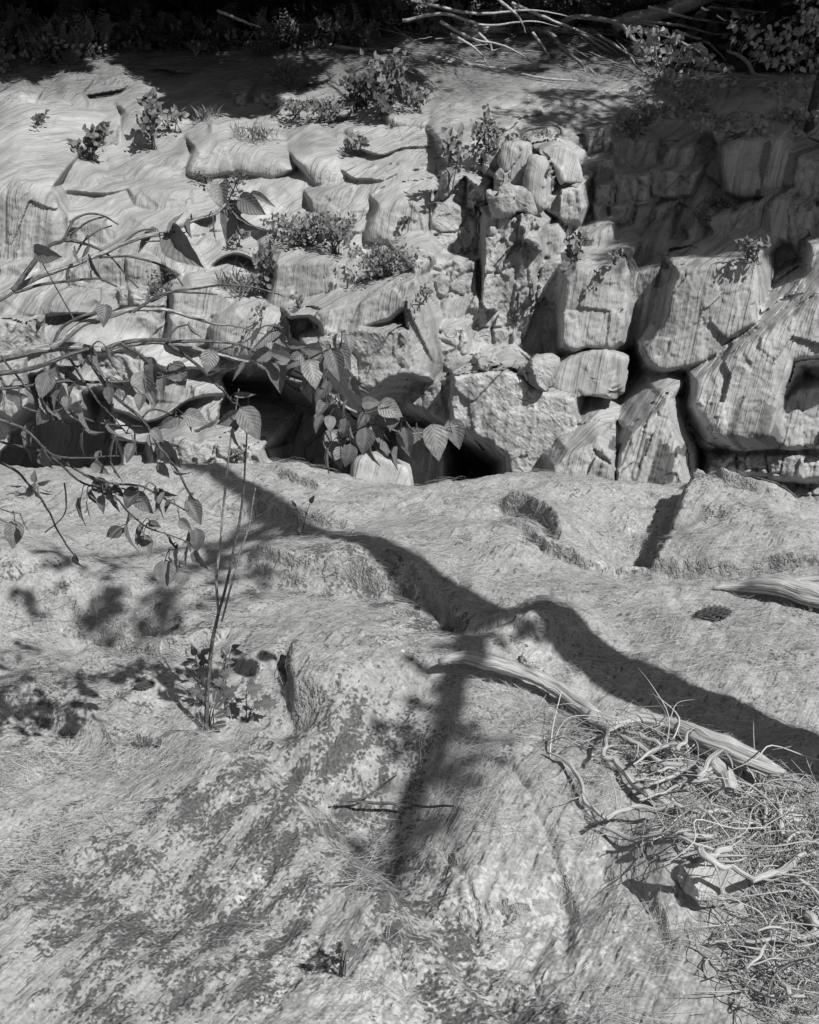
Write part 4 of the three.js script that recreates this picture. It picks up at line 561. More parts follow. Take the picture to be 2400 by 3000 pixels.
const LIT = [[1150, 2350, .22, 1], [1160, 2550, .16, 1], [1500, 2850, .2, .9], [1600, 2950, .2, .8], [900, 2560, .14, .7], [700, 2660, .14, .5], [300, 2010, .4, .9], [120, 2050, .4, .8], [500, 1700, .5, .8], [800, 1850, .25, .8], [560, 1830, .25, .7], [1000, 1760, .3, .6], [1500, 1700, .5, .7], [1900, 1780, .6, .7], [2250, 1950, .5, .6], [900, 1480, .7, .7], [1700, 1440, .6, .6], [2200, 1640, .3, .6], [1900, 1600, .1, .9], [1450, 2080, .25, .8], [1600, 2160, .2, .6], [1880, 2560, .2, .9], [2200, 2650, .3, 1], [2250, 2850, .3, 1], [2050, 2880, .2, .8], [1900, 2950, .15, .7], [1350, 2300, .2, .5], [1150, 2900, .12, .8], [1040, 2940, .08, .7], [200, 2250, .35, .7], [450, 2320, .25, .6], [80, 2330, .3, .7], [250, 1600, .5, .7], [1000, 2110, .1, .3], [1250, 2480, .2, .5], [1700, 2420, .25, .4], [2280, 2300, .25, .9], [2300, 1700, .3, .6], [1600, 1560, .3, .6], [1000, 1580, .3, .6]].map(([X, Y, r, s]) => { const p = level(X, Y); return [p.x, p.z, r, s]; });
{
  const N = 3, per = 7000, d = new THREE.Object3D(), X = V(), Z = V(), M = new THREE.Matrix4(), c = new THREE.Color();
  const g = new THREE.Group(); g.name = 'needle_litter'; scene.add(g); tag(g, 'dry pine needles scattered in drifts over the near rock slab', 'pine needles', null, 'stuff');
  for (let v = 0; v < N; v++) {
    const im = new THREE.InstancedMesh(needleGeo([0.12, 0.35, -0.25][v]), M_needle, per); im.name = 'needles'; setup(im); im.userData.kind = 'stuff'; g.add(im);
    let k = 0, guard = 0;
    while (k < per && guard++ < per * 12) {
      const z = -0.95 - 3.5 * Math.pow(rnd(), 0.85), sp = 0.3 + 0.42 * -z, x = rr(-sp, sp); if (z < edgeZ(x) - 0.08 || CONES.some(c => Math.hypot(x - c.x, z - c.z) < .1 && rnd() < .9)) continue;
      const f = Math.min(1.2, field(LIT, x, z)), patch = n3(x * 4.5, z * 6, 70) + 0.5 * n3(x * 13, z * 17, 71); const bare = Math.min(1, bil(cPale, x, z));
      if (rnd() > (z < -2.9 ? .7 : 1) * clamp(-0.40 + 0.68 * f + patch * 1.25 - bare * 0.4 - bil(cDark, x, z) * 0.25)) continue;
      const nn = slabNormal(x, z), fl = 1.5 * n3(x * 2.1, z * 2.1, 80) + 1.3 * n3(x * 7, z * 7, 81), a = fl + (rnd() + rnd() - 1) * 2.0 + 0.2;
      X.set(Math.cos(a), 0, Math.sin(a)); X.addScaledVector(nn, -X.dot(nn) + rr(-0.06, 0.1)).normalize(); Z.crossVectors(X, nn).normalize(); const Y2 = V().crossVectors(Z, X);
      const s = rr(0.75, 1.25); M.makeBasis(X.clone().multiplyScalar(s), Y2.multiplyScalar(rnd() < .5 ? 1 : 1), Z); M.setPosition(x, slabH(x, z, true) + rr(0.0008, 0.006 + 0.008 * f), z);
      im.setMatrixAt(k, M); im.setColorAt(k, c.copy(gray(rr(0.2, 0.6) * (rnd() < .12 ? 1.4 : 1)))); k++;
    }
    im.count = k;
  }
}
// ---------------------------------------------------------------- driftwood
const scaleAt = p => p.distanceTo(EYE) / FPX; // metres per pixel of the photograph there
function wood(name, label, s, R, { up = 0, mat = M_drift, arch = 0, group, cat = 'branch', sides = 8, bend = 0.010, parent, knob = 0.2, fork = 0 } = {}) {
  const L = pts(s), P = L.map(([X, Y, u], i) => { const t = L.length > 1 ? i / (L.length - 1) : 0; const q = onSlab(X, Y), k = scaleAt(q); const r = R[Math.min(R.length - 1, Math.round(t * (R.length - 1)))] * k; const lift = r * 0.75 + (u ?? up) + arch * Math.sin(Math.PI * t);
    // keep the place in view: move the point up the line of sight by the lift
    const rd = ray(X, Y); const back = lift / -rd.y; return q.clone().addScaledVector(rd, -back); });
  const k = scaleAt(P[0]);
  let PP = P; if (fork) { const c = new THREE.CatmullRomCurve3(P, false, 'centripetal'), n = Math.max(4, Math.round(c.getLength() / .022)); PP = []; for (let i = 0; i <= n; i++) { const q = c.getPoint(i / n); if (i && i < n) q.add(V(rr(-1, 1), rr(-.6, .6), rr(-1, 1)).multiplyScalar(R[0] * k * .55 + .0012)); PP.push(q); } }
  const Rm = R.map(r => r * k), m = mesh(name, limb(PP, Rm, { sides, per: fork ? 3 : 8, knob, bend: fork ? .003 : bend, sd: P[0].x * 7 }), mat, parent);
  if (fork) for (let f = 0; f < Math.min(5, PP.length / 3); f++) { const i = 1 + Math.floor(rnd() * (PP.length - 2)), o = PP[i], T = PP[i + 1].clone().sub(PP[i - 1]).normalize(), a = rr(.4, 1.1) * (rnd() < .5 ? -1 : 1), dir = T.clone().applyAxisAngle(V(0, 1, 0), a); dir.y += rr(-.05, .35); const L = rr(.025, .085), r0 = Math.max(.0012, lerp(Rm[0], Rm.at(-1), i / PP.length) * rr(.3, .5)); const e1 = o.clone().addScaledVector(dir, L * .5).add(V(rr(-.006, .006), rr(-.004, .008), rr(-.006, .006))), e2 = e1.clone().addScaledVector(dir.applyAxisAngle(V(0, 1, 0), rr(-.6, .6)), L * .6); mesh('side_twig', limb([o.clone(), e1, e2], [r0, r0 * .75, r0 * .3], { sides: 5, per: 3, knob: .2 }), mat, m); }
  return parent ? m : tag(m, label, cat, group);
}
{
  const log = thing('driftwood_log', 'long bleached driftwood log snaking down the slab to the heap of roots', 'log');
  wood('trunk', '', '1285,1940 1340,1927 1420,1937 1500,1962 1570,1982 1625,2013 1690,2062 1745,2106', [9, 17, 22, 21, 20, 21, 23, 22], { parent: log, sides: 24, bend: 0.012, knob: 0.14, up: .03 });
  wood('trunk', '', '1730,2098 1800,2118 1880,2113 1960,2125 2040,2152 2120,2182 2200,2220 2260,2250 2300,2262', [20, 23, 24, 25, 29, 31, 27, 17, 5], { parent: log, sides: 20, bend: 0.012, knob: 0.16, up: .035 });
  wood('stub', '', '1555,1978 1590,1960 1600,1940', [7, 5, 2], { parent: log });
  for (const [s, r] of [['1804,2129 1841,2119 1870,2112', [7, 7]], ['1900,2125 1930,2150 1950,2180', [5, 3]], ['2000,2150 2012,2165 2024,2138', [6, 5]]]) wood('root', '', s, r, { parent: log, up: 0.03 });
}
const G_roots = 'bleached branches and roots tangled below the log';
const ROOTS = [
  ['dark stout branch running from the arc down under the bleached curved stick', '1762,2214 1800,2225 1832,2265 1880,2310 1930,2345 1975,2372 2040,2385', [10, 13, 14, 14, 13, 10], .012],
  ['brightest smooth white stick, curved, with a sawn looking left tip', '1778,2400 1822,2381 1860,2368 1897,2362 1943,2371 1972,2361', [9, 10, 10, 9, 8], .05],
  ['straight pale stick pointing left above the white curved stick', '1874,2344 1948,2321 2008,2293 2073,2284', [3, 6, 7, 7], .05],
  ['pale stick bent at its right end just under the log', '1855,2238 1901,2205 1952,2187 1994,2180 2017,2189', [4, 7, 8, 9, 6], .06],
  ['white arching root rising from the slab left of the tangle to the log', '1767,2214 1778,2182 1781,2145 1804,2129 1841,2119', [7, 8, 8, 8, 6], .05],
  ['forked pale stub standing up against the log', '1985,2196 2008,2168 2024,2138', [8, 7, 5], .08],
  ['pale hooked branch over the dark thick stub', '2045,2279 2059,2256 2078,2224 2119,2201 2138,2219 2146,2250', [7, 8, 9, 8, 4, 2], .09],
  ['thick short dark stub casting a broad shadow right of the tangle', '2090,2228 2112,2262 2140,2315', [24, 26, 24], .05],
  ['knotty stick between the straight pale stick and the log', '1901,2298 1962,2279 2008,2252 2040,2242', [5, 8, 9, 9], .05],
  ['short thin twig left of the knotty stick', '1858,2284 1890,2282 1922,2284', [3, 4, 4], .04], ['short pale twig above the knotty stick', '1925,2260 1955,2252 1990,2254', [5, 6, 6], .06],
  ['bent root under the bent pale stick', '1897,2205 1952,2238 2008,2242 2040,2255', [7, 9, 9, 7], .04], ['grey root slanting down from the white arch', '1809,2150 1860,2177 1901,2205', [7, 8, 8], .04],
  ['grey root beside the slanting root nearest the log', '1830,2140 1890,2160 1950,2195 1990,2230', [7, 8, 7, 5], .03], ['pale piece right of the white curved stick', '1971,2354 2005,2368 2041,2381', [8, 8, 7], .03],
  ['long pale root running right from the bend below the white stick', '1850,2460 1925,2442 2003,2405 2060,2385 2106,2375 2129,2384', [6, 7, 8, 9, 9, 8], .03],
  ['thin root running right close below the long pale root', '1864,2465 1901,2451 1994,2437 2080,2420 2152,2423', [4, 5, 5, 4, 3], .03], ['dark stick under the two long roots', '2003,2442 2064,2451 2133,2442', [8, 9, 7], .02],
  ['slanting stick above the bend of the forked branch', '1980,2446 2036,2470 2092,2493', [5, 6, 6], .04],
  ['stout bleached branch bent like a hook over the low flat rock', '2050,2480 2064,2507 2092,2537 2133,2535 2170,2553 2208,2577', [16, 16, 15, 12, 11, 9], .075],
  ['stout branch rising right from the tip of the hook shaped branch', '2203,2581 2249,2563 2296,2548 2324,2525 2360,2500', [11, 13, 13, 11, 8], .06], ['pale thick piece behind the hook shaped branch', '2074,2509 2105,2496 2140,2487', [13, 15, 14], .04],
  ['zigzag root right of the long pale root', '2129,2384 2150,2398 2166,2409 2212,2409', [7, 6, 6, 5], .04], ['short stick leaning right of the zigzag root', '2208,2386 2231,2423 2259,2446', [8, 9, 8], .03],
  ['upright twig in the middle of the brush heap', '2242,2414 2240,2358 2240,2280', [7, 6, 3], .04], ['tall upright stick beside the round grey stone', '2293,2446 2282,2395 2277,2330', [9, 8, 4], .05],
  ['thin long twig slanting away below the end of the log', '2194,2252 2249,2275 2296,2303 2342,2321', [5, 4, 3, 2], .03], ['thin vine like root lying alone on the rock left of the tangle', '1600,2200 1660,2233 1702,2289 1716,2349 1776,2400', [3, 6, 7, 7, 6], .004],
  ['bent root continuing the vine to the long pale roots', '1767,2423 1809,2442 1850,2460 1870,2462', [7, 8, 8, 6], .01],
  ['pale curved twig topmost of the lower brush heap', '2217,2730 2256,2717 2297,2721 2332,2726', [4, 6, 5, 4], .05], ['thick root entering the lower brush heap from the right edge', '2183,2757 2235,2756 2266,2750 2315,2750 2420,2725', [6, 8, 9, 12, 15], .03],
  ['pale piece left of the thick root in the lower heap', '2078,2764 2113,2757 2169,2756', [5, 7, 6], .01], ['dark thin twig slanting down left of the lower heap', '2023,2768 2071,2778 2113,2813 2127,2844', [3, 4, 4, 2], .01],
  ['thin stick slanting down left under the thick root', '2245,2764 2224,2803 2186,2837', [5, 5, 4], .03], ['long thin horizontal twig under the thick root', '2200,2827 2263,2810 2322,2813', [3, 4, 3], .03],
  ['looped stick near the bottom right corner', '2287,2880 2315,2907 2357,2917', [9, 8, 6], .03], ['low stick left of the looped stick', '2224,2910 2249,2924 2280,2914', [5, 6, 5], .01],
  ['upright bent twig in front of the right edge', '2390,2762 2322,2768 2318,2677', [3, 4, 4], .05], ['round log end poking in at the right edge', '2358,2678 2390,2700 2450,2745', [20, 26, 28], .03],
  ['stick crossing above the log end at the right edge', '2330,2570 2370,2600 2420,2650', [6, 9, 10], .06], ['curved stick above the stout rising branch', '2300,2480 2340,2440 2380,2460 2420,2500', [5, 6, 6, 5], .06],
];
for (const [label, s, R, up] of ROOTS) wood('driftwood_branch', label, s, R.map(r => r * .78), { up: up + .012, knob: .28, group: G_roots, fork: 1 });
wood('driftwood_log', 'weathered log lying on the fissure at the right edge', '2090,1722 2160,1718 2220,1716 2290,1720 2350,1738 2460,1762', [5, 12, 26, 32, 32, 32], { cat: 'log', sides: 20, bend: .012, up: .01 });
wood('driftwood_branch', 'thin pale branch lying just above the log at the right edge', '2270,1706 2330,1700 2450,1690', [4, 7, 7], { up: .05 });
wood('fallen_twig', 'thin bare forked twig lying across the shaded gully', '990,2345 1060,2348 1130,2352 1200,2360 1330,2362', [3, 4, 5, 4, 3], { mat: M_bark, up: .03, cat: 'twig' });
wood('fallen_twig', 'thin twig slanting up beside the forked twig in the gully', '1000,2352 1080,2330 1130,2290 1160,2270', [2, 3, 3, 2], { mat: M_bark, up: .03, cat: 'twig' });
// fine twigs of the heap
{
  const G = thing('brush_heap', 'heap of countless fine bleached twigs and roots at the right side of the slab', 'twigs'); tag(G, null, null, null, 'stuff');
  const geos = []; for (let v = 0; v < 7; v++) { const P = []; const L = rr(0.10, 0.26); let a = 0, y = 0, z = 0; const n = 5, cv = rr(-.6, .6); for (let i = 0; i < n; i++) { P.push(V((i / (n - 1) - .5) * L, y, z)); y += rr(-.02, .022); z += rr(-.03, .03) + cv * L * (i / n - .4) * .5; } geos.push(limb(P, [0.0008, 0.0012, 0.0011, 0.0005], { sides: 4, per: 4, knob: .25 })); }
  const zones = [['2180,2330', 150, 90, 160, .05], ['2290,2460', 130, 120, 420, .07], ['2250,2560', 110, 70, 260, .06], ['2360,2560', 80, 110, 260, .08], ['2060,2440', 140, 40, 170, .03], ['1740,2165', 70, 30, 70, .04], ['1870,2180', 90, 40, 120, .05], ['1960,2240', 80, 50, 110, .05], ['2330,2690', 110, 70, 240, .05], ['2240,2780', 120, 60, 200, .03], ['2330,2880', 110, 70, 220, .04], ['2390,2400', 50, 130, 160, .05], ['2180,2900', 100, 40, 50, .02]];
  const M = new THREE.Matrix4(), q = new THREE.Quaternion(), eu = new THREE.Euler(), c = new THREE.Color(); const lists = geos.map(() => []);
  for (const [c0, rx, ry, n, hh] of zones) { const [cx, cy] = pts(c0)[0]; for (let i = 0; i < n; i++) { const a = rr(0, 6.283), r = Math.sqrt(rnd()) * 1.15; if (i % 10 > (cy > 2600 ? 2 : 3)) continue; const p = onSlab(cx + Math.cos(a) * r * rx, cy + Math.sin(a) * r * ry); const nn = slabNormal(p.x, p.z); eu.set(rr(-.5, .5) + nn.z * .5, rr(0, 6.283), rr(-.35, .35)); q.setFromEuler(eu); const s = rr(.6, 1.3); M.compose(V(p.x, p.y + 0.004 + rnd() * hh * .8 * (1.3 - r), p.z), q, V(s, s * rr(.6, 1.8), s * rr(.6, 1.8))); lists[Math.floor(rnd() * geos.length)].push([M.clone(), rr(.16, .58)]); } }
  geos.forEach((g, i) => { const im = new THREE.InstancedMesh(g, std(.85, .8), lists[i].length); im.name = 'twigs'; setup(im); im.userData.kind = 'stuff'; lists[i].forEach(([m, b], k) => { im.setMatrixAt(k, m); im.setColorAt(k, c.copy(gray(b))); }); G.add(im); });
}
// ---------------------------------------------------------------- cones and loose stones
const coneScale = (() => { const g = new THREE.SphereGeometry(0.5, 8, 5); g.scale(0.42, 0.16, 0.75); g.translate(0, 0, 0.34); const p = g.attributes.position; for (let i = 0; i < p.count; i++) { const z = p.getZ(i); p.setY(i, p.getY(i) + 0.32 * z * z); } g.computeVertexNormals(); return g; })();
function pineCone(label, X, Y, lenPx, turn, tone = 0.2) {
  const p = onSlab(X, Y), L = lenPx * scaleAt(p) * 1.1, r = L * 0.27; const t = thing('pine_cone', label, 'pine cone', 'pine cones lying on the slab', V(p.x, p.y + r * 0.95, p.z)); t.rotation.set(0, turn, rr(-.1, .1));
  const core = limb([V(-L / 2, 0, 0), V(-L * .2, 0, 0), V(L * .2, 0, 0), V(L / 2, 0, 0)], [r * .3, r * .6, r * .5, r * .15], { sides: 8 }); mesh('core', core, std(tone * .5), t);
  const gs = []; const n = 62; for (let i = 0; i < n; i++) { const f = i / n, g = coneScale.clone(), w = r * (0.35 + 0.75 * Math.sin(Math.PI * (0.12 + f * 0.8))); g.scale(w * 1.25, w, w * 1.2); g.rotateX(-0.75); g.rotateY(0); const m = new THREE.Matrix4().makeRotationX(i * 2.399963).multiply(new THREE.Matrix4().makeRotationY(Math.PI / 2 * 0)); g.rotateZ(0); // scales stand out round the axis (local x)
    g.applyMatrix4(new THREE.Matrix4().makeRotationY(0.45)); g.applyMatrix4(m); g.translate(lerp(-L * .45, L * .42, f), 0, 0); gs.push(g); }
  mesh('scales', mergeGeometries(gs), std(tone, .7), t).userData.kind = 'stuff'; return t;
}
pineCone('dark open pine cone lying on the needles left of the sapling', 425, 2020, 52, 0.5, .07);
pineCone('dark pine cone lying alone on the wide slab at the right', 2088, 1820, 92, 0.05, .07);
pineCone('pale pine cone on the needles left of the brush heap', 1878, 2512, 54, 0.4, .2);
pineCone('pine cone in the shade beside the hook shaped branch', 2040, 2527, 55, 0.9, .26);
pineCone('pine cone beside the round grey stone at the right edge', 2358, 2378, 56, 2.2, .3);
function stone(name, label, X, Y, w, h, dpt, tone = 0.4, sink = 0.3, ang = 0) {
  const p = onSlab(X, Y), k = scaleAt(p); const g = new THREE.IcosahedronGeometry(0.5, 12), a = g.attributes.position; const sd = X * 0.37;
  for (let i = 0; i < a.count; i++) { let x = a.getX(i), y = a.getY(i), z = a.getZ(i); const m = Math.max(Math.abs(x), Math.abs(y), Math.abs(z)); const f = lerp(1, 0.5 / m * 0.8, 0.45) * (1 + 0.35 * fbm(x * 2.2 + sd, y * 2.2, z * 2.2, 3) + 0.06 * n3(x * 14 + sd, y * 14, z * 14)); a.setXYZ(i, x * f * w * k, y * f * h * k, z * f * dpt * k); }
  g.rotateY(ang); g.computeVertexNormals(); const P = a.array, uv = new Float32Array(a.count * 2), C = new Float32Array(a.count * 3).fill(tone / 0.34); for (let i = 0; i < a.count; i++) { const [u, v] = strataUV(P[i * 3] * 2 + X, P[i * 3 + 1] * 2, P[i * 3 + 2] * 2); uv[i * 2] = u; uv[i * 2 + 1] = v; } g.setAttribute('uv', new THREE.BufferAttribute(uv, 2)); g.setAttribute('color', new THREE.BufferAttribute(C, 3));
  const m = mesh(name, g, M_stone); m.position.set(p.x, p.y + h * k * (0.5 - sink), p.z); return tag(m, label, 'stone');
}
const M_stone = new THREE.MeshStandardMaterial({ color: gray(.62), map: T_rock, bumpMap: T_rockB, bumpScale: .004, roughness: .9, vertexColors: true });
stone('loose_stone', 'rounded grey stone half buried in the brush heap at the right', 2318, 2428, 92, 78, 80, .42, .25, .4);
stone('loose_stone', 'low flat rock under the hook shaped driftwood branch', 2090, 2592, 190, 80, 150, .42, .35, .2);
stone('pebble', 'white pebble near the bottom right corner', 2292, 2845, 52, 30, 34, .7, .2, .3);
stone('pebble', 'small round pebble among the roots left of the round grey stone', 2178, 2382, 40, 40, 36, .25, .2);
stone('pebble', 'white pebble left of the end of the long log', 1180, 1915, 15, 14, 13, .6, .2);
stone('loose_stone', 'small block of rock standing beside the long log in the tree shadow', 1560, 1945, 80, 62, 60, .4, .35, .3);
stone('pebble', 'pale pebble in the lower brush heap', 2250, 2795, 36, 26, 28, .5, .2);
// ---------------------------------------------------------------- leaves
function leafGeo({ wide = 0.34, fold = 0.16, curl = 0.25, heart = 0.5, serr = 0.0, nL = 12, nW = 6 } = {}) { // length 1 along +y, faces +z
  const P = [], U = [], I = [];
  for (let j = 0; j <= nL; j++) { const t = j / nL; let w = wide * Math.pow(Math.sin(Math.PI * Math.pow(t, 0.62)), 0.85) * (1 - 0.35 * Math.pow(t, 4)); if (t > 0.82) w = Math.min(w, wide * (1 - t) * 1.9 + 0.008 * (t < 1)); if (j === 0) w = wide * 0.12 * heart; if (j === nL) w = 0.001;
    if (serr && j % 2) w *= 1 - serr;
    for (let i = 0; i <= nW; i++) { const s = i / nW * 2 - 1; const y = t - (1 - Math.abs(s)) * 0 - heart * 0.10 * Math.abs(s) * (1 - t) * (t < 0.25 ? 1 : 0.2); P.push(s * w, y * (1 - 0.1 * curl), fold * Math.abs(s) * w * 2.2 - curl * t * t * 0.5 + 0.015 * Math.sin(t * 22) * Math.abs(s)); U.push(i / nW, t); } }
  for (let j = 0; j < nL; j++) for (let i = 0; i < nW; i++) { const a = j * (nW + 1) + i, b = a + 1, c = a + nW + 1, d = c + 1; I.push(a, b, c, b, d, c); }
  const g = new THREE.BufferGeometry(); g.setAttribute('position', new THREE.Float32BufferAttribute(P, 3)); g.setAttribute('uv', new THREE.Float32BufferAttribute(U, 2)); g.setIndex(I); g.computeVertexNormals(); return g;
}
function mapleGeo() { // length 1 along +y
  const A = [[0, 0], [.12, .06], [.3, .02], [.27, .16], [.5, .2], [.38, .34], [.52, .52], [.34, .5], [.3, .56], [.17, .5], [.2, .72], [.1, .74], [0, 1]]; const s = new THREE.Shape(); s.moveTo(0, 0); for (const [x, y] of A.slice(1)) s.lineTo(x, y); for (const [x, y] of A.slice(1, -1).reverse()) s.lineTo(-x, y); s.closePath();
  const g = new THREE.ShapeGeometry(s), p = g.attributes.position; for (let i = 0; i < p.count; i++) { const x = p.getX(i), y = p.getY(i); p.setZ(i, 0.25 * Math.abs(x) - 0.25 * y * y); g.attributes.uv.setXY(i, x + .5, y); } g.computeVertexNormals(); return g;
}
function fernGeo() { const gs = []; const pin = leafGeo({ wide: .2, heart: 0, nL: 4, nW: 2, curl: .1 }); for (let k = 0; k < 15; k++) for (const s of [-1, 1]) { const t = 0.08 + k / 16 * 0.9, L = 0.26 * Math.sin(Math.PI * (0.12 + 0.86 * (1 - t))) + .02; const g = pin.clone(); g.scale(L * .9, L, L); g.rotateZ(s * -1.2); g.translate(0, t, -0.2 * t * t); gs.push(g); } return mergeGeometries(gs); }
const LEAVES = [leafGeo({}), leafGeo({ fold: .3, curl: .5 }), leafGeo({ wide: .38, fold: .08, curl: .15 }), leafGeo({ wide: .29, fold: .42, curl: .35 }), leafGeo({ wide: .3, fold: .2, curl: .7, heart: 0 })];
const NARROW = leafGeo({ wide: .14, fold: .5, curl: .3 }), HEART = leafGeo({ wide: .42, fold: .1, curl: .12, heart: 1 }), MAPLE = mapleGeo(), FERN = fernGeo(), OBOV = leafGeo({ wide: .27, fold: .1, curl: .3, heart: 0 });
const leafMat = g => new THREE.MeshPhysicalMaterial({ color: gray(g), map: T_leaf, bumpMap: T_leafB, bumpScale: .0006, roughness: .5, side: THREE.DoubleSide });
const M_leaf1 = leafMat(.21), M_leaf = { b: M_leaf1, g: M_leaf1, d: M_leaf1, m: M_leaf1 };
const FACE = { b: V(.38, .34, .86), g: V(-.05, .1, 1), m: V(-.36, -.22, .9), d: V(-.74, -.5, .46) };
function placeLeaf(parent, geo, p, L, ang, mode, name = 'leaf', tilt = 0) { // p: middle of the leaf; ang: direction of the tip in the picture, degrees (0 right, 90 down)
  const a = ang * Math.PI / 180, up = V(0, CP, -SP), y = V(Math.cos(a), 0, 0).addScaledVector(up, -Math.sin(a)); const n = FACE[mode].clone().add(V(rr(-.18, .18), rr(-.18, .18), rr(-.1, .1))); n.addScaledVector(y, -n.dot(y)); y.addScaledVector(n.clone().normalize(), tilt).normalize(); n.addScaledVector(y, -n.dot(y)).normalize();
  const x = V().crossVectors(y, n); const m = mesh(name, geo, M_leaf[mode], parent); const M = new THREE.Matrix4().makeBasis(x, y, n); M.setPosition(p.clone().addScaledVector(y, -L / 2)); m.applyMatrix4(M); m.scale.setScalar(L); return { base: p.clone().addScaledVector(y, -L / 2), y };
}
// ---------------------------------------------------------------- the leafy boughs that hang in from the left
const line = (s, d0, d1) => { const L = pts(s); return L.map(([X, Y], i) => at(X, Y, lerp(d0, d1, i / (L.length - 1)))); };
function bough(name, label, stems, leaves, extra = 0) {
  const t = thing(name, label, 'branch', 'leafy boughs hanging in from the left');
  const nodes = [];
  for (const [s, d0, d1, R] of stems) { const P = line(s, d0, d1), k = d0 / FPX; mesh(R[0] > 8 ? 'stem' : 'twig', limb(P, R.map(r => r * k * 1.1), { sides: 7, per: 7, knob: .3, bend: .008, sd: P[0].y * 9 }), R[0] > 8 ? M_palebark : M_bark, t); const c = new THREE.CatmullRomCurve3(P, false, 'centripetal'); for (let i = 0; i <= 40; i++) nodes.push(c.getPoint(i / 40)); }
  const pet = []; const nx = nodes.length; for (let i = 0; i < extra; i++) { const n = nodes[Math.floor(rnd() * nx)], [X, Y] = px(n); if (X < -40 || X > 1300) continue; leaves.push([X + rr(-30, 30), Y + rr(8, 45), rr(40, 80), rr(40, 140), 'dmmgd'[Math.floor(rnd() * 5)], rnd() < .2 ? 'n' : undefined]); }
  for (const [X, Y, len, ang, mode, kind] of leaves) {
    let best = null, bd = 1e9; for (const n of nodes) { const pr = px(n), dd = Math.hypot(pr[0] - X, pr[1] - Y); if (dd < bd) { bd = dd; best = n; } }
    const d = -best.z + rr(-.05, .03), p = at(X, Y, d), L = len * d / FPX * 1.1; const geo = kind === 'n' ? NARROW : kind === 'h' ? HEART : LEAVES[Math.floor(rnd() * LEAVES.length)];
    const { base, y } = placeLeaf(t, geo, p, L, ang, mode, 'leaf', rr(-.2, .3));
    let nb = best, nd = 1e9; for (const n of nodes) { const q = n.distanceTo(base); if (q < nd) { nd = q; nb = n; } }
    pet.push(limb([nb.clone(), nb.clone().lerp(base, .5).add(V(0, Math.min(.02, nd * .2), 0)).addScaledVector(y, -Math.min(.012, nd * .2)), base.clone()], [.0014, .0009, .0008], { sides: 4, per: 4, knob: 0 }));
  }
  for (const g of pet) mesh('leaf_stalk', g, M_bark, t);
  return t;
}
function px(p) { const v = p.clone().sub(EYE), f = -(v.y * SP + v.z * CP), u = v.y * CP - v.z * SP; return [1200 + FPX * v.x / f, 1500 - FPX * u / f, f]; }
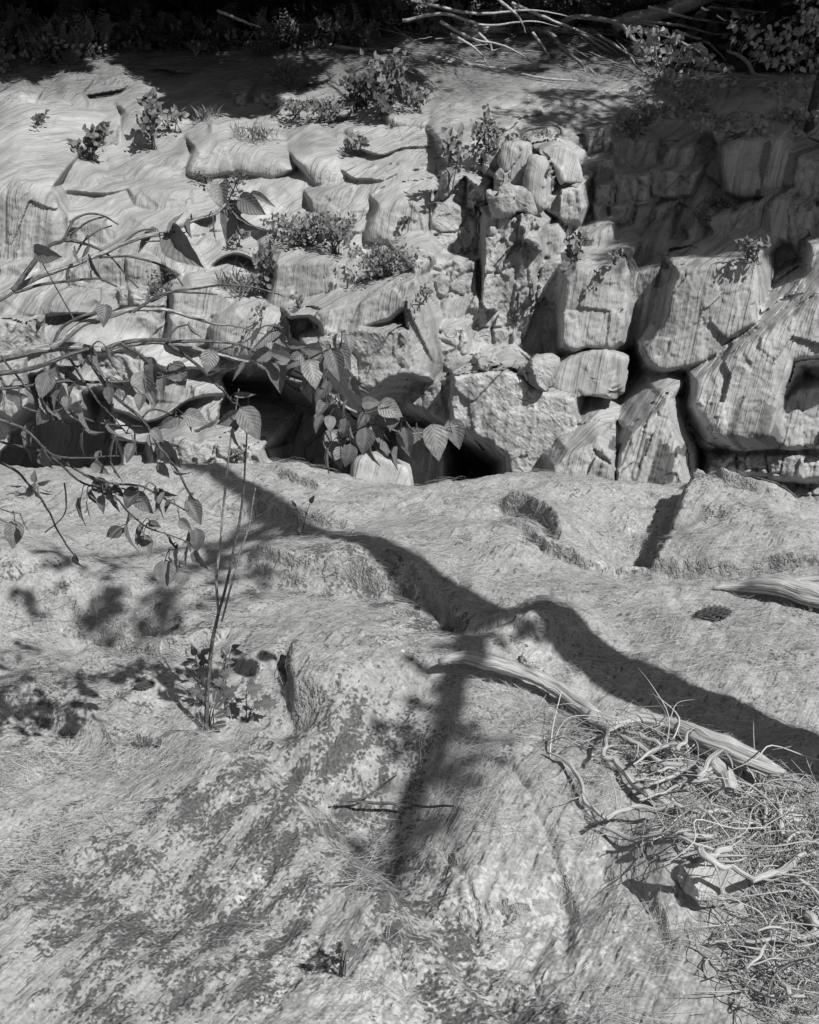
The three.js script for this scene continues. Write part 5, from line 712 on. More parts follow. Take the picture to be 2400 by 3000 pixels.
bough('leafy_bough', 'thick pale main bough from the left with leaves reaching the middle', [
  ['-120,1085 -40,1058 146,1018 237,1016 300,1023 355,1010 487,1003 612,1034 723,1062 835,1103 939,1138 1030,1200 1085,1229 1180,1265 1340,1252', 1.75, 2.1, [17, 15, 13, 11, 9, 8, 7, 6, 6, 5, 5, 4, 3, 2]],
  ['146,1018 243,950 330,925 390,909 487,909 612,943 737,968 862,1006', 1.78, 1.95, [11, 8, 6, 5, 4, 3, 2]], ['300,1023 340,1010 420,1000 560,1000 690,1008 770,1040 830,1060', 1.8, 1.95, [6, 5, 4, 3]],
  ['487,1003 550,1050 605,1096 650,1140 682,1180', 1.85, 1.95, [5, 4, 4, 3]], ['390,909 470,860 560,855 640,868', 1.8, 1.85, [4, 3, 2]], ['440,880 520,850 640,840 740,842 835,870', 1.82, 1.9, [3, 3, 2]],
  ['605,1040 720,1000 780,955 830,960', 1.86, 1.9, [3, 2, 2]], ['487,1000 520,960 560,950', 1.83, 1.85, [3, 2]], ['612,1100 640,1090 690,1080', 1.9, 1.9, [2, 2]], ['835,1103 880,1060 930,1040 1000,1020', 1.95, 1.98, [4, 3, 2]], ['939,1138 960,1090 990,1060', 1.97, 1.98, [3, 2]], ['990,1165 1010,1230 1005,1290', 2.0, 2.0, [3, 2]], ['1060,1215 1110,1200 1140,1190', 2.02, 2.02, [3, 2]], ['862,1085 900,1100 925,1090', 1.95, 1.95, [3, 2]],
  ['146,1018 180,960 240,925 330,905', 1.78, 1.8, [5, 4, 3]], ['355,1010 400,1040 450,1080 520,1130', 1.82, 1.9, [4, 3, 2]],
], [
  [141, 745, 80, 10, 'm'], [908, 1026, 75, 190, 'g'], [1026, 1010, 62, 75, 'b'], [1006, 1045, 85, 60, 'g'], [985, 1075, 95, 75, 'g'], [917, 1099, 85, 80, 'b'], [819, 1103, 105, 95, 'm'], [762, 1042, 62, 160, 'm'], [815, 1042, 70, 200, 'g'], [697, 1091, 62, 125, 'm', 'n'], [738, 1087, 62, 125, 'g', 'n'], [612, 1062, 62, 100, 'b', 'h'], [525, 1103, 75, 65, 'g', 'h'], [424, 1138, 95, 80, 'g'], [1050, 1135, 70, 60, 'd'], [1148, 1202, 76, 30, 'b'], [1043, 1138, 60, 60, 'm'], [974, 1180, 62, 150, 'b'], [967, 1243, 48, 90, 'b'], [981, 1312, 105, 85, 'b'], [1034, 1292, 82, 85, 'd'], [1068, 1298, 82, 95, 'g'], [1106, 1291, 82, 70, 'g'], [1009, 1256, 60, 100, 'm'], [960, 1354, 78, 85, 'd'], [1141, 1322, 110, 60, 'd'], [1190, 1298, 90, 85, 'm'], [1221, 1310, 105, 85, 'g'], [1278, 1300, 105, 78, 'b'], [1336, 1277, 90, 65, 'b'], [1090, 1180, 55, 0, 'b'], [1120, 1235, 50, 40, 'b'], [1060, 1235, 55, 120, 'g'], [940, 1200, 60, 120, 'm'], [900, 1150, 70, 95, 'm'], [870, 1010, 60, 20, 'm'], [980, 1000, 50, 100, 'd'], [720, 1156, 62, 0, 'g', 'n'], [668, 1229, 80, 150, 'g'], [737, 1245, 105, 55, 'b'], [685, 1290, 75, 100, 'd'], [690, 1235, 60, 90, 'b'], [1000, 1345, 70, 95, 'm'], [1090, 1340, 70, 80, 'd'], [1020, 1340, 80, 100, 'g'], [1160, 1345, 70, 100, 'd'],
  [860, 1060, 66, 140, 'm'], [930, 1240, 60, 110, 'm'], [1205, 1255, 44, 60, 'd']], 16);
bough('leafy_bough', 'slender dark bough curving up at the upper left to a cluster of broad leaves', [
  ['-80,905 0,874 55,840 120,805 204,782 289,748 356,715 427,689 479,680 557,652 640,622 665,600', 1.8, 1.95, [9, 9, 8, 7, 6, 6, 6, 6, 5, 4, 3]], ['40,850 70,810 118,749 150,715 187,703 205,670 215,645 250,627 290,630 345,655', 1.8, 1.9, [8, 7, 6, 5, 4, 3, 2]], ['187,703 230,705 280,725 330,760 405,840', 1.85, 1.9, [5, 4, 3, 2]], ['195,690 260,650 310,635', 1.86, 1.9, [3, 2]], ['222,743 250,700 290,675 325,662', 1.86, 1.9, [3, 2]], ['45,855 130,832 216,820 290,815 345,835', 1.8, 1.86, [4, 4, 3, 2]], ['290,757 380,748 440,765 500,795 538,840', 1.87, 1.92, [3, 3, 2]], ['356,715 400,680 450,670', 1.88, 1.9, [3, 2]], ['427,710 470,705 500,705', 1.88, 1.9, [2, 2]],
], [[590, 641, 72, 170, 'd'], [628, 675, 66, 75, 'd'], [668, 660, 98, 88, 'b'], [648, 580, 80, 78, 'g'], [741, 605, 82, 35, 'g'], [723, 655, 90, 50, 'd'], [772, 585, 74, 30, 'b', 'n'], [512, 690, 66, 20, 'd'], [540, 732, 135, 48, 'm'], [427, 707, 84, 130, 'm', 'n'], [515, 648, 66, 300, 'd', 'n'], [555, 672, 52, 95, 'd'], [230, 763, 55, 60, 'd'], [280, 790, 80, 60, 'm', 'n'], [690, 600, 55, 200, 'm'], [250, 740, 40, 120, 'b', 'n'], [700, 680, 50, 80, 'd']]);
bough('leafy_bough', 'drooping lower bough at the left with dark hanging leaves against the rock edge', [
  ['-100,1105 0,1093 104,1076 200,1042 264,1020', 1.75, 1.8, [8, 7, 6, 5]], ['-80,1148 0,1138 120,1122 230,1117 362,1117 480,1100 560,1080', 1.75, 1.9, [6, 5, 5, 4, 3, 2]], ['264,1041 327,1145 417,1229 459,1291 515,1375 557,1448 572,1466', 1.8, 1.95, [6, 5, 5, 4, 3, 2]], ['-60,1280 0,1291 139,1326 243,1389 327,1450', 1.75, 1.9, [5, 4, 4, 3, 2]], ['104,1140 160,1170 220,1210 300,1240 420,1250', 1.78, 1.85, [4, 3, 3, 2]], ['0,1230 80,1260 160,1330 260,1340 350,1335', 1.76, 1.82, [4, 3, 2]], ['60,1190 130,1215 200,1190 240,1170', 1.76, 1.8, [3, 2]], ['200,1045 250,1120 310,1200 370,1270', 1.8, 1.85, [4, 3, 2]], ['417,1229 450,1200 500,1210 560,1240', 1.86, 1.9, [3, 2]], ['150,1110 170,1170 155,1225', 1.78, 1.8, [2, 2]], ['0,1040 60,1120 120,1180', 1.76, 1.8, [3, 2]],
], [[487, 1243, 62, 150, 'm'], [577, 1229, 72, 20, 'b'], [463, 1277, 55, 40, 'b'], [501, 1335, 95, 62, 'm'], [397, 1298, 72, 95, 'd'], [442, 1305, 62, 80, 'd', 'n'], [327, 1326, 66, 90, 'd', 'h'], [243, 1305, 64, 90, 'd', 'h'], [278, 1267, 54, 20, 'd'], [344, 1385, 66, 60, 'd', 'h'], [296, 1347, 50, 90, 'm'], [529, 1389, 50, 40, 'd'], [52, 1159, 60, 20, 'm'], [87, 1298, 110, 92, 'd'], [202, 1076, 70, 10, 'd'], [174, 1222, 45, 55, 'b', 'n'], [55, 1185, 45, 90, 'g'], [250, 1240, 60, 85, 'd'], [290, 1075, 60, 80, 'd'], [245, 1050, 60, 110, 'm'], [330, 1060, 70, 70, 'd'], [140, 1340, 60, 60, 'm'], [380, 1330, 60, 110, 'm'], [410, 1180, 50, 100, 'g'], [210, 1140, 55, 120, 'd'], [165, 1090, 50, 70, 'm'], [445, 1170, 45, 60, 'b'], [320, 1160, 50, 90, 'm']], 22);
bough('leafy_bough', 'lowest sprays of hanging heart shaped leaves in front of the near slab', [
  ['-60,1330 30,1370 70,1400 132,1483 174,1567 230,1643', 1.8, 2.0, [5, 4, 3, 3, 2]], ['139,1326 200,1380 250,1420 330,1430 420,1440', 1.85, 1.95, [4, 3, 2]], ['243,1389 330,1420 420,1425 500,1470 560,1500', 1.88, 1.98, [4, 3, 2]], ['330,1450 380,1500 430,1540 500,1570 545,1590', 1.9, 2.0, [3, 3, 2]], ['380,1500 375,1530 372,1545', 1.95, 1.95, [2, 2]], ['480,1560 510,1600 520,1615', 1.97, 1.98, [2, 2]], ['-40,1470 20,1500 60,1510', 1.85, 1.85, [3, 2]], ['190,1415 195,1500 130,1560', 1.88, 1.9, [3, 2]],
], [[230, 1501, 95, 97, 'd'], [282, 1466, 64, 60, 'd'], [306, 1430, 70, 20, 'b'], [424, 1477, 78, 50, 'g'], [466, 1475, 98, 85, 'd'], [494, 1445, 56, 30, 'm'], [572, 1504, 86, 60, 'b'], [577, 1588, 84, 85, 'b'], [376, 1583, 98, 92, 'd'], [330, 1562, 60, 140, 'm'], [431, 1574, 52, 60, 'd'], [428, 1604, 72, 75, 'b'], [518, 1640, 88, 95, 'd'], [546, 1632, 60, 90, 'd'], [583, 1645, 74, 62, 'm'], [483, 1688, 84, 85, 'b', 'h'], [456, 1539, 40, 20, 'b'], [10, 1525, 60, 40, 'd'], [40, 1570, 84, 95, 'b'], [75, 1540, 62, 70, 'd'], [-5, 1540, 60, 90, 'd'], [555, 1470, 60, 100, 'd'], [260, 1500, 60, 80, 'd'], [395, 1450, 60, 30, 'm'], [355, 1440, 55, 60, 'm'], [545, 1540, 50, 40, 'g'], [300, 1480, 55, 85, 'm']], 10);
// ---------------------------------------------------------------- sapling and small plants on the slab
{
  const b = onSlab(605, 2146), d = -b.z, S = (s, R, d1 = d) => { const P = line(s, d, d1); return limb(P, R.map(r => r * d / FPX), { sides: 7, per: 6, knob: .1, bend: .003 }); };
  const t = thing('sapling', 'slim bare sapling forking into three upright stems left of the middle', 'sapling');
  mesh('stem', S('603,2150 605,2100 609,2026 622,1887 640,1797', [10, 9, 8, 7, 6]), M_bark, t); mesh('stem', S('640,1797 636,1678 647,1574 664,1400 672,1320 700,1140', [5, 5, 4, 4, 3, 2]), M_palebark, t); mesh('stem', S('640,1797 661,1730 678,1643 703,1525 716,1400 729,1152', [5, 5, 4, 4, 3, 2]), M_bark, t); mesh('stem', S('650,1820 685,1692 703,1622 730,1540 748,1428', [4, 4, 3, 3, 2]), M_palebark, t);
  mesh('root', limb([onSlabW(b.x - .005, b.z, .006), onSlabW(b.x - .04, b.z + .005, .006), onSlabW(b.x - .09, b.z + .01, .004), onSlabW(b.x - .13, b.z + .03, .0)], [.009, .008, .006, .002], { sides: 7 }), M_bark, t);
  mesh('twig', S('735,1520 770,1505 800,1485', [2, 2, 1]), M_bark, t);
}
function plant(name, label, cat, X0, Y0, leaves, geo, lift = 0.03) {
  const t = thing(name, label, cat), b = onSlab(X0, Y0), d0 = -b.z, st = [];
  for (const [X, Y, len, ang, mode, g2] of leaves) { const p = at(X, Y, d0 - rr(-.02, .05)); const L = len * d0 / FPX; const { base } = placeLeaf(t, g2 || geo, p, L, ang, mode, 'leaf', rr(.1, .5)); const r0 = V(b.x + rr(-.008, .008), b.y, b.z); st.push(limb([r0, r0.clone().lerp(base, .6).add(V(0, .012, 0)), base], [.0016, .0012, .0008], { sides: 4, per: 4, knob: 0 })); }
  for (const g of st) mesh('stalk', g, M_bark, t); return t;
}
plant('broadleaf_seedling', 'seedling with pale rounded leaflets behind the base of the sapling', 'plant', 590, 2010, [[567, 1904, 44, 250, 'b'], [585, 1918, 44, 230, 'b'], [605, 1907, 42, 330, 'b'], [541, 1945, 36, 170, 'b'], [560, 1935, 40, 200, 'g'], [595, 1938, 40, 300, 'b'], [570, 1955, 36, 150, 'b'], [610, 1940, 36, 20, 'g']], OBOV);
plant('broadleaf_seedling', 'upright seedling with paired pointed leaflets right of the sapling stem', 'plant', 650, 2040, [[694, 1911, 46, 5, 'b'], [672, 1938, 42, 10, 'b'], [692, 1893, 34, 340, 'b'], [653, 1917, 36, 250, 'g'], [640, 1944, 32, 200, 'g'], [668, 1905, 30, 290, 'g'], [672, 1966, 48, 20, 'b'], [655, 1972, 36, 160, 'g']], OBOV);
plant('maple_seedling', 'dark leaved maple seedling left of the sapling stem', 'plant', 585, 2060, [[560, 1962, 40, 230, 'd'], [567, 1983, 40, 220, 'd'], [528, 2022, 52, 190, 'd'], [497, 2008, 36, 190, 'd'], [570, 2022, 52, 190, 'g'], [600, 2000, 44, 250, 'm'], [590, 2038, 50, 170, 'g']], MAPLE);
plant('maple_seedling', 'broad grey maple seedling right of the sapling stem', 'plant', 665, 2090, [[678, 2024, 72, 330, 'm'], [646, 1994, 48, 290, 'g'], [662, 1970, 46, 320, 'b'], [688, 2080, 62, 20, 'b'], [733, 2070, 46, 40, 'd'], [705, 2050, 44, 350, 'd']], MAPLE);
plant('maple_seedling', 'pale maple seedling growing from the crack at the hump', 'plant', 725, 2120, [[749, 2016, 66, 350, 'b'], [792, 2058, 66, 5, 'b'], [717, 2121, 56, 40, 'b'], [745, 2100, 40, 330, 'g'], [760, 2065, 44, 350, 'g'], [700, 2140, 40, 30, 'g']], MAPLE);
plant('maple_seedling', 'whitish four leaved maple seedling at the bottom of the picture', 'plant', 1000, 2865, [[985, 2775, 62, 185, 'b'], [1020, 2750, 60, 290, 'b'], [1040, 2785, 60, 10, 'b'], [1002, 2800, 56, 160, 'b'], [1012, 2768, 46, 250, 'b']], MAPLE);
plant('fern', 'small fern with light fronds at the foot of the sapling', 'fern', 618, 2135, [[642, 2060, 70, 300, 'b'], [648, 2020, 60, 290, 'g'], [643, 2095, 62, 340, 'b'], [640, 2124, 60, 350, 'b'], [632, 2160, 66, 352, 'b'], [632, 2040, 56, 280, 'b']], FERN);
plant('fern', 'tiny fern with curled fronds left of the sapling foot', 'fern', 440, 2188, [[408, 2165, 40, 260, 'b'], [425, 2172, 42, 270, 'b'], [440, 2176, 38, 280, 'b'], [468, 2178, 38, 270, 'b'], [490, 2170, 40, 300, 'g']], FERN);
plant('broadleaf_seedling', 'thin seedling with a few small leaves on the far part of the slab', 'plant', 876, 1578, [[870, 1560, 34, 180, 'd'], [890, 1562, 34, 10, 'd'], [880, 1548, 30, 280, 'm'], [915, 1462, 30, 300, 'm'], [860, 1475, 28, 240, 'm'], [830, 1580, 44, 185, 'm']], OBOV);
plant('broadleaf_seedling', 'small bushy plant at the left edge above the slab', 'plant', 85, 1455, [[40, 1425, 50, 190, 'd'], [70, 1400, 44, 250, 'd'], [100, 1395, 44, 280, 'm'], [130, 1415, 46, 340, 'd'], [140, 1440, 44, 10, 'd'], [60, 1450, 44, 170, 'd'], [95, 1430, 50, 300, 'm'], [80, 1445, 46, 120, 'd'], [115, 1450, 46, 60, 'd']], OBOV);
// ---------------------------------------------------------------- shrubs on the cliff
function spray(n, len, wide, seedy) { const gs = []; for (let i = 0; i < n; i++) { const g = QUADLEAF.clone(); const s = len * rr(.7, 1.25); g.scale(s * wide * 2, s, s); g.rotateX(rr(-1.1, .5)); g.rotateY(rr(0, 6.28)); g.rotateZ(rr(-.8, .8)); gs.push(g); } return gs; }
const QUADLEAF = leafGeo({ wide: .3, nL: 4, nW: 2, curl: .4, heart: 0 });
const M_bush = [std(.12, .6), std(.2, .6), std(.06, .7)];
function shrub(label, X, Y, w, h, leafPx, n, mat = 0, kind = 'leaf', out = 0.1) {
  const t = thing(kind === 'grass' ? 'grass_tuft' : 'cliff_shrub', label, kind === 'grass' ? 'grass' : 'shrub', kind === 'grass' ? 'tufts on the cliff' : 'shrubs growing on the cliff');
  const d = Math.min(cliffHit(X, Y + h * .45), cliffHit(X, Y)) - out, k = d / FPX, foot = at(X, Y + h / 2, d + .05), gs = [], st = []; const nb = Math.max(3, Math.round(n / 22));
  const tips = []; for (let i = 0; i < nb; i++) tips.push(at(X + rr(-.5, .5) * w, Y + h * (.5 - Math.sqrt(rnd())), d + rr(-.12, .12)));
  for (const q of tips) st.push(limb([foot.clone().add(V(rr(-.3, .3) * w * k * .5, 0, 0)), foot.clone().lerp(q, .5).add(V(rr(-.02, .02), .03, .02)), q], [.004, .003, .0015], { sides: 4, per: 3, knob: .1 }));
  for (let i = 0; i < n; i++) { const q = tips[i % nb], f = foot.clone().lerp(q, .35 + .65 * Math.sqrt(rnd())); f.add(V(rr(-.5, .5) * w * k * .32, rr(-.5, .5) * h * k * .25, rr(-.08, .1)));
    if (kind === 'grass') { const g = NEEDLEB.clone(); const s = leafPx * k * rr(.6, 1.2); g.scale(s, s, s); g.rotateZ(rr(-.9, .9)); g.rotateY(rr(0, 6.28)); g.translate(f.x, foot.y + rr(-.02, .05), f.z); gs.push(g); }
    else { const g = QUADLEAF.clone(), s = leafPx * k * rr(.7, 1.3); g.scale(s, s, s); g.rotateX(rr(-1.2, .4)); g.rotateZ(rr(-1.3, 1.3)); g.rotateY(rr(-1.2, 1.2)); g.translate(f.x, f.y, f.z); gs.push(g); } }
  mesh('stems', mergeGeometries(st), M_bark, t); const f = mesh('foliage', mergeGeometries(gs), M_bush[mat], t); f.userData.kind = 'stuff'; return t;
}
const NEEDLEB = leafGeo({ wide: .035, nL: 5, nW: 1, curl: .9, heart: 0 });
// first hit of a line of sight on the cliff and its blocks (their outlines as planes)
const inside = inPoly, cliffHit = (X, Y) => faceDepth(X, Y);
const SHR = [
  ['tall leafy shrub standing highest on the pale terraces right of the top middle', 1130, 225, 110, 190, 20, 260, 0], ['dark dense bush left of the tall shrub on the terraces', 1060, 265, 110, 110, 17, 240, 2], ['dark hanging bush in shade under the tall shrub', 1125, 315, 90, 80, 22, 120, 2],
  ['leafy young shrub flat against the pale hump at the upper left', 450, 355, 80, 170, 24, 130, 0], ['dark low bush between the pale humps at the left', 268, 415, 110, 110, 22, 150, 0], ['thin shrub in the cleft right of the leafy young shrub', 515, 345, 120, 80, 16, 110, 1],
  ['broad dark bushy mat above the striped rock', 890, 672, 230, 95, 15, 520, 0], ['bushy clump over the right shoulder of the striped rock', 985, 690, 100, 110, 15, 240, 0], ['dark bushy mat between the striped rock and the wall', 1120, 765, 190, 100, 14, 420, 0],
  ['leafy bush beside the left edge of the striped rock', 780, 790, 70, 150, 20, 150, 0], ['vine with broad leaves on the left side of the cliff cap', 1315, 480, 80, 170, 26, 90, 1], ['upright bush on top of the cliff cap', 1440, 385, 100, 130, 15, 220, 0], ['low mat of leaves on the top of the split block', 1530, 410, 180, 50, 14, 240, 0],
  ['slender leafy plant in the recess left of the cap dome', 1617, 515, 45, 140, 20, 60, 1], ['leafy plant hanging over the pillar shade left of the bright square block', 1683, 735, 80, 110, 24, 90, 0], ['small plant at the right foot of the bright square block', 1800, 745, 50, 60, 14, 60, 0], ['small leafy bush above the biggest sunlit block', 2215, 735, 90, 75, 20, 90, 0],
  ['low plants on the terrace left of the dark bush', 870, 320, 130, 60, 14, 150, 0], ['plants in the cleft under the low terrace plants', 960, 320, 110, 80, 15, 160, 0], ['bush at the right end of the terraces', 1225, 285, 80, 90, 15, 130, 0], ['feathery plant on the pale slope under the shrubs', 1060, 420, 100, 70, 18, 90, 1], ['dark small bush near the top of the terraces', 845, 225, 70, 70, 15, 110, 2], ['plant at the dark notch in the humps', 690, 530, 60, 60, 14, 50, 2],
  ['moss like plants on the lower left wall', 485, 825, 90, 70, 9, 160, 2], ['small bush at the shaded upper right wall', 1860, 360, 110, 90, 14, 150, 2], ['small plants in the hollow above the shaded ramp', 2150, 595, 140, 40, 14, 120, 2], ['leaves at the left end of the broad bushy mat', 700, 690, 60, 60, 16, 70, 0],
  ['small plant on the near rim of the gorge left of the white rock', 700, 1330, 60, 40, 18, 40, 0],
];
for (const a of SHR) shrub(...a);
for (const a of [['small tuft of leaves in the crack left of the low plants', 800, 300, 50, 36, 14, 40, 0], ['small dark sprig on the pale hump near the left edge', 110, 345, 50, 40, 16, 34, 2], ['sprig in the notch under the long pale ledge', 600, 520, 60, 36, 14, 40, 2], ['sprig on the ledge beside the black notch in the middle', 1180, 650, 60, 40, 12, 40, 2], ['sprig at the crack right of the jutting boulder', 1245, 855, 36, 60, 12, 36, 0], ['small leafy sprig on the ramp below the striped rock', 880, 880, 40, 50, 16, 26, 0], ['sprig on the domed rock left of the jutting boulder', 765, 912, 34, 30, 14, 20, 0], ['small shrub on the shaded wall under the dome', 2060, 640, 60, 50, 12, 60, 2], ['plants along the foot of the leafy branches at the right', 2150, 380, 220, 50, 18, 160, 1], ['plants at the right edge under the leaning small trunk', 2330, 350, 120, 60, 18, 120, 1]]) shrub(...a);
shrub('dry grass on the terrace above the long pale ledge', 760, 385, 150, 40, 40, 160, 1, 'grass'); shrub('grass in the hollow left of the striped rock', 690, 800, 90, 100, 60, 160, 1, 'grass'); shrub('grass under the shade edge at the upper middle', 590, 330, 90, 40, 36, 90, 1, 'grass'); shrub('grass tuft on the shaded slope below the fallen trunk', 760, 150, 100, 30, 36, 90, 2, 'grass');
// ---------------------------------------------------------------- the wood behind: trees, fallen trunks, leafy branches
function shadowPx(p) { // where the shadow of p falls on the far bank, as a place in the photograph
  const q = p.clone(); for (let i = 0; i < 160; i++) { q.addScaledVector(SUN, -0.09); const [X, Y] = px(q); if (q.y < -2) return null; if (Y > -240 && Y < 1500 && X > -480 && X < 2880 && -q.z >= cliffHit(X, Y) - 0.05) return [X, Y]; } return null;
}
// how much of the sun the photograph shows kept off the bank there (0 lit, 1 shaded)
const SHADE_R = pts('1722,380 1800,330 1900,330 2020,370 2200,380 2600,330 2600,700 2330,690 2240,745 2100,760 1980,770 1900,790 1845,800 1830,760 1800,650 1722,640');
const DAPPLE = pts('1130,60 1900,60 2600,120 2600,400 1720,400 1640,380 1250,360 1150,300');
function wantShade(X, Y) { X += 60 * n3(X * .013, Y * .02, 21); Y += 40 * n3(X * .013, Y * .02, 31);
  const n = n3(X * 0.012, Y * 0.022, 4); if (inside(SHADE_R, X, Y)) return n3(X * .02, Y * .03, 7) > -.06 ? .86 : .12; if (X > 1960 && Y < 340 && Y > 0) return .96;
  const edge = X < 330 ? lerp(235, 175, X / 330) : X < 560 ? lerp(175, 330, (X - 330) / 230) : X < 720 ? 330 : X < 1100 ? lerp(300, 190, (X - 720) / 380) : 170;
  if (X < 1150 && Y < edge + 25 * n) return X > 760 && Y > 60 ? (n > 0.02 ? .92 : .35) : .95;
  if (inside(DAPPLE, X, Y)) return n > 0.14 ? .6 : 0.04;
  return 0;
}
const sprayGeo = (() => { const gs = []; for (let i = 0; i < 9; i++) { const t = i / 8; for (const s of [-1, 1]) { const g = new THREE.PlaneGeometry(.022, .11 * (1.1 - .6 * t), 1, 1); g.translate(0, .05 * (1.1 - .6 * t), 0); g.rotateZ(s * -1.05); g.translate(0, t * .3, -.12 * t * t); gs.push(g); } } return mergeGeometries(gs); })();
const broadSpray = (() => { const gs = []; for (let i = 0; i < 7; i++) { const g = QUADLEAF.clone(); g.scale(.085, .085, .085); g.rotateX(rr(-1, .3)); g.rotateZ(rr(-1.6, 1.6)); g.translate(rr(-.1, .1), rr(-.05, .12), rr(-.1, .1)); gs.push(g); } return mergeGeometries(gs); })();
const M_conifer = std(.045, .8), M_canopy = std(.07, .6), M_trunk = std(.10, .95, { map: T_bark, bumpMap: T_barkB, bumpScale: .01 });
function tree(name, label, foot, h, r, crowns, n, geo, mat, group, lean = 0, filter = true) {
  const t = thing(name, label, 'tree', group, foot); const top = V(lean, h, -lean * .4);
  mesh('trunk', limb([V(0, -.3, 0), V(lean * .2, h * .3, 0), V(lean * .55, h * .65, -.1), top], [r * 1.25, r, r * .7, r * .2], { sides: 12, per: 6, knob: .06, bend: .02 }), M_trunk, t);
  const M = new THREE.Matrix4(), q = new THREE.Quaternion(), eu = new THREE.Euler(), L = [], lb = [];
  for (const [x, y, z, rx, ry, rz, share] of crowns) {
    const c = V(x, y, z); const o = V(lean * y / h, Math.min(h * .95, Math.max(.5, y - .4)), 0);
    for (let b = 0; b < 7; b++) { const e = c.clone().add(V(rr(-.8, .8) * rx, rr(-.6, .6) * ry, rr(-.8, .8) * rz)); const s = o.clone().add(V(0, rr(-.5, .3), 0)); lb.push(limb([s, s.clone().lerp(e, .5).add(V(0, .15, 0)), e], [r * .3, r * .16, .01], { sides: 5, per: 4, knob: .1 })); }
    for (let i = 0, g = 0; i < n * share && g < n * share * 30; g++) { const u = V(rr(-1, 1), rr(-1, 1), rr(-1, 1)); if (u.lengthSq() > 1) continue; if (n3((x + u.x * rx) * 1.1 + foot.x, (y + u.y * ry) * 1.3, (z + u.z * rz) * 1.1 + foot.z) < -.12) continue; const p = V(x + u.x * rx, y + u.y * ry, z + u.z * rz);
      if (filter) { const w = p.clone().add(foot), s = shadowPx(w); if (s && rnd() > wantShade(s[0], s[1])) { i += .05; continue; } }  // keeps only sprays whose shadow lands where shade is wanted
      eu.set(rr(-2.2, -.9), rr(0, 6.283), rr(-.4, .4)); q.setFromEuler(eu); const sc = rr(.7, 1.5) * (geo === sprayGeo ? .55 : 1); M.compose(p, q, V(sc, sc, sc)); L.push(M.clone()); i++; }
  }
  mesh('limbs', mergeGeometries(lb), M_trunk, t).userData.kind = 'stuff';
  const im = new THREE.InstancedMesh(geo, mat, L.length); L.forEach((m, k) => im.setMatrixAt(k, m)); im.name = 'crown'; setup(im); im.userData.kind = 'stuff'; t.add(im); return t;
}
const bank = (X, Y) => at(X, Y, cliffD(X, Y));
const G_wood = 'dark trees of the wood behind the cliff';
// rear row, closes the view
[[-7, -17.5], [-5.2, -16], [-3.6, -17], [-2, -15.8], [-.6, -17.2], [.9, -16], [2.4, -17], [3.9, -15.8], [5.4, -17], [7.2, -16.4], [-4.4, -19], [-1.2, -19], [1.8, -19], [4.8, -19]].forEach(([x, z], i) =>
  tree('hemlock', 'dark hemlock tree in the gloom of the wood along the top of the picture', V(x, 1.6, z), 8 + (i % 3), .13, [[0, 1.2, .6, 1.9, 1.6, 1.4, .45], [0, 3.6, 0, 1.9, 1.8, 1.6, .35], [0, 6, 0, 1.6, 2, 1.4, .2]], 2600, sprayGeo, M_conifer, G_wood, rr(-.3, .3), true));
// front row at the upper left, dark boughs close to the edge
[['dark hemlock at the upper left corner', -4.6, -12.6, 1.5], ['dark hemlock left of the fallen trunk at the top', -2.6, -13.6, 1.3], ['dark hemlock behind the left end of the fallen trunk', -1.1, -14.2, 1.2], ['dark hemlock behind the leafy branches at the right', 2.9, -12.6, 1.3], ['dark hemlock at the upper right corner', 4.4, -12.2, 1.3], ['dark hemlock behind the two fallen trunks', 1.0, -14.4, 1.1]].forEach(([l, x, z, rad]) => { const p = V(x, 1.35, z); tree('hemlock', l + ' of the cliff', p, 7.5, .11, [[0, .7, 1.1, rad * 1.2, 1.2, rad, .6], [.3, 4.2, 1.6, 2.2, 1.2, 2.2, .4]], 6000, sprayGeo, M_conifer, null, .2, true); });
// broad leaved canopy over the edge, above the picture: out of view, placed to shade the upper strip
[['unseen tall leafy tree placed to shade the top of the cliff left of the middle', -1.6, -14.6, [[-.6, 2.6, 3.9, 2.0, .9, 2.2, .5], [1.4, 2.9, 3.7, 2.0, .9, 2.2, .4], [0, 1.4, 5.6, 1.7, .45, 1.0, .4], [1.7, 1.5, 5.7, 1.3, .45, 1.0, .35]]], ['unseen tall leafy tree placed to shade the slope right of the middle', 2.6, -14.2, [[.4, 2.9, 3.4, 2.2, .9, 2.2, .5], [3.0, 3.4, 3.6, 2.4, 1, 2.4, .5]]], ['unseen tall leafy tree placed to shade the upper left corner of the wood', -5.2, -14.6, [[1, 2.6, 3.8, 2.2, .9, 2.2, .6], [3, 4.4, 3.2, 2.2, 1.2, 2, .4]]]].forEach(([l, x, z, c]) =>
  tree('unseen_canopy_tree', l, V(x, 1.7, z), 7, .16, c, 9000, broadSpray, M_canopy, null, .3));
// tree on the right bank, outside the frame: out of view, placed to shade the upper right of the cliff
tree('unseen_canopy_tree', 'unseen leafy tree on the right placed to shade the upper right wall', V(6.6, 0.6, -7.2), 7.5, .16, [[-1.6, 4.2, .6, 1.9, 1.5, 1.7, .5], [-.4, 4.9, 2.2, 2.2, 1.5, 1.8, .5]], 5200, broadSpray, M_canopy, null, -.6);
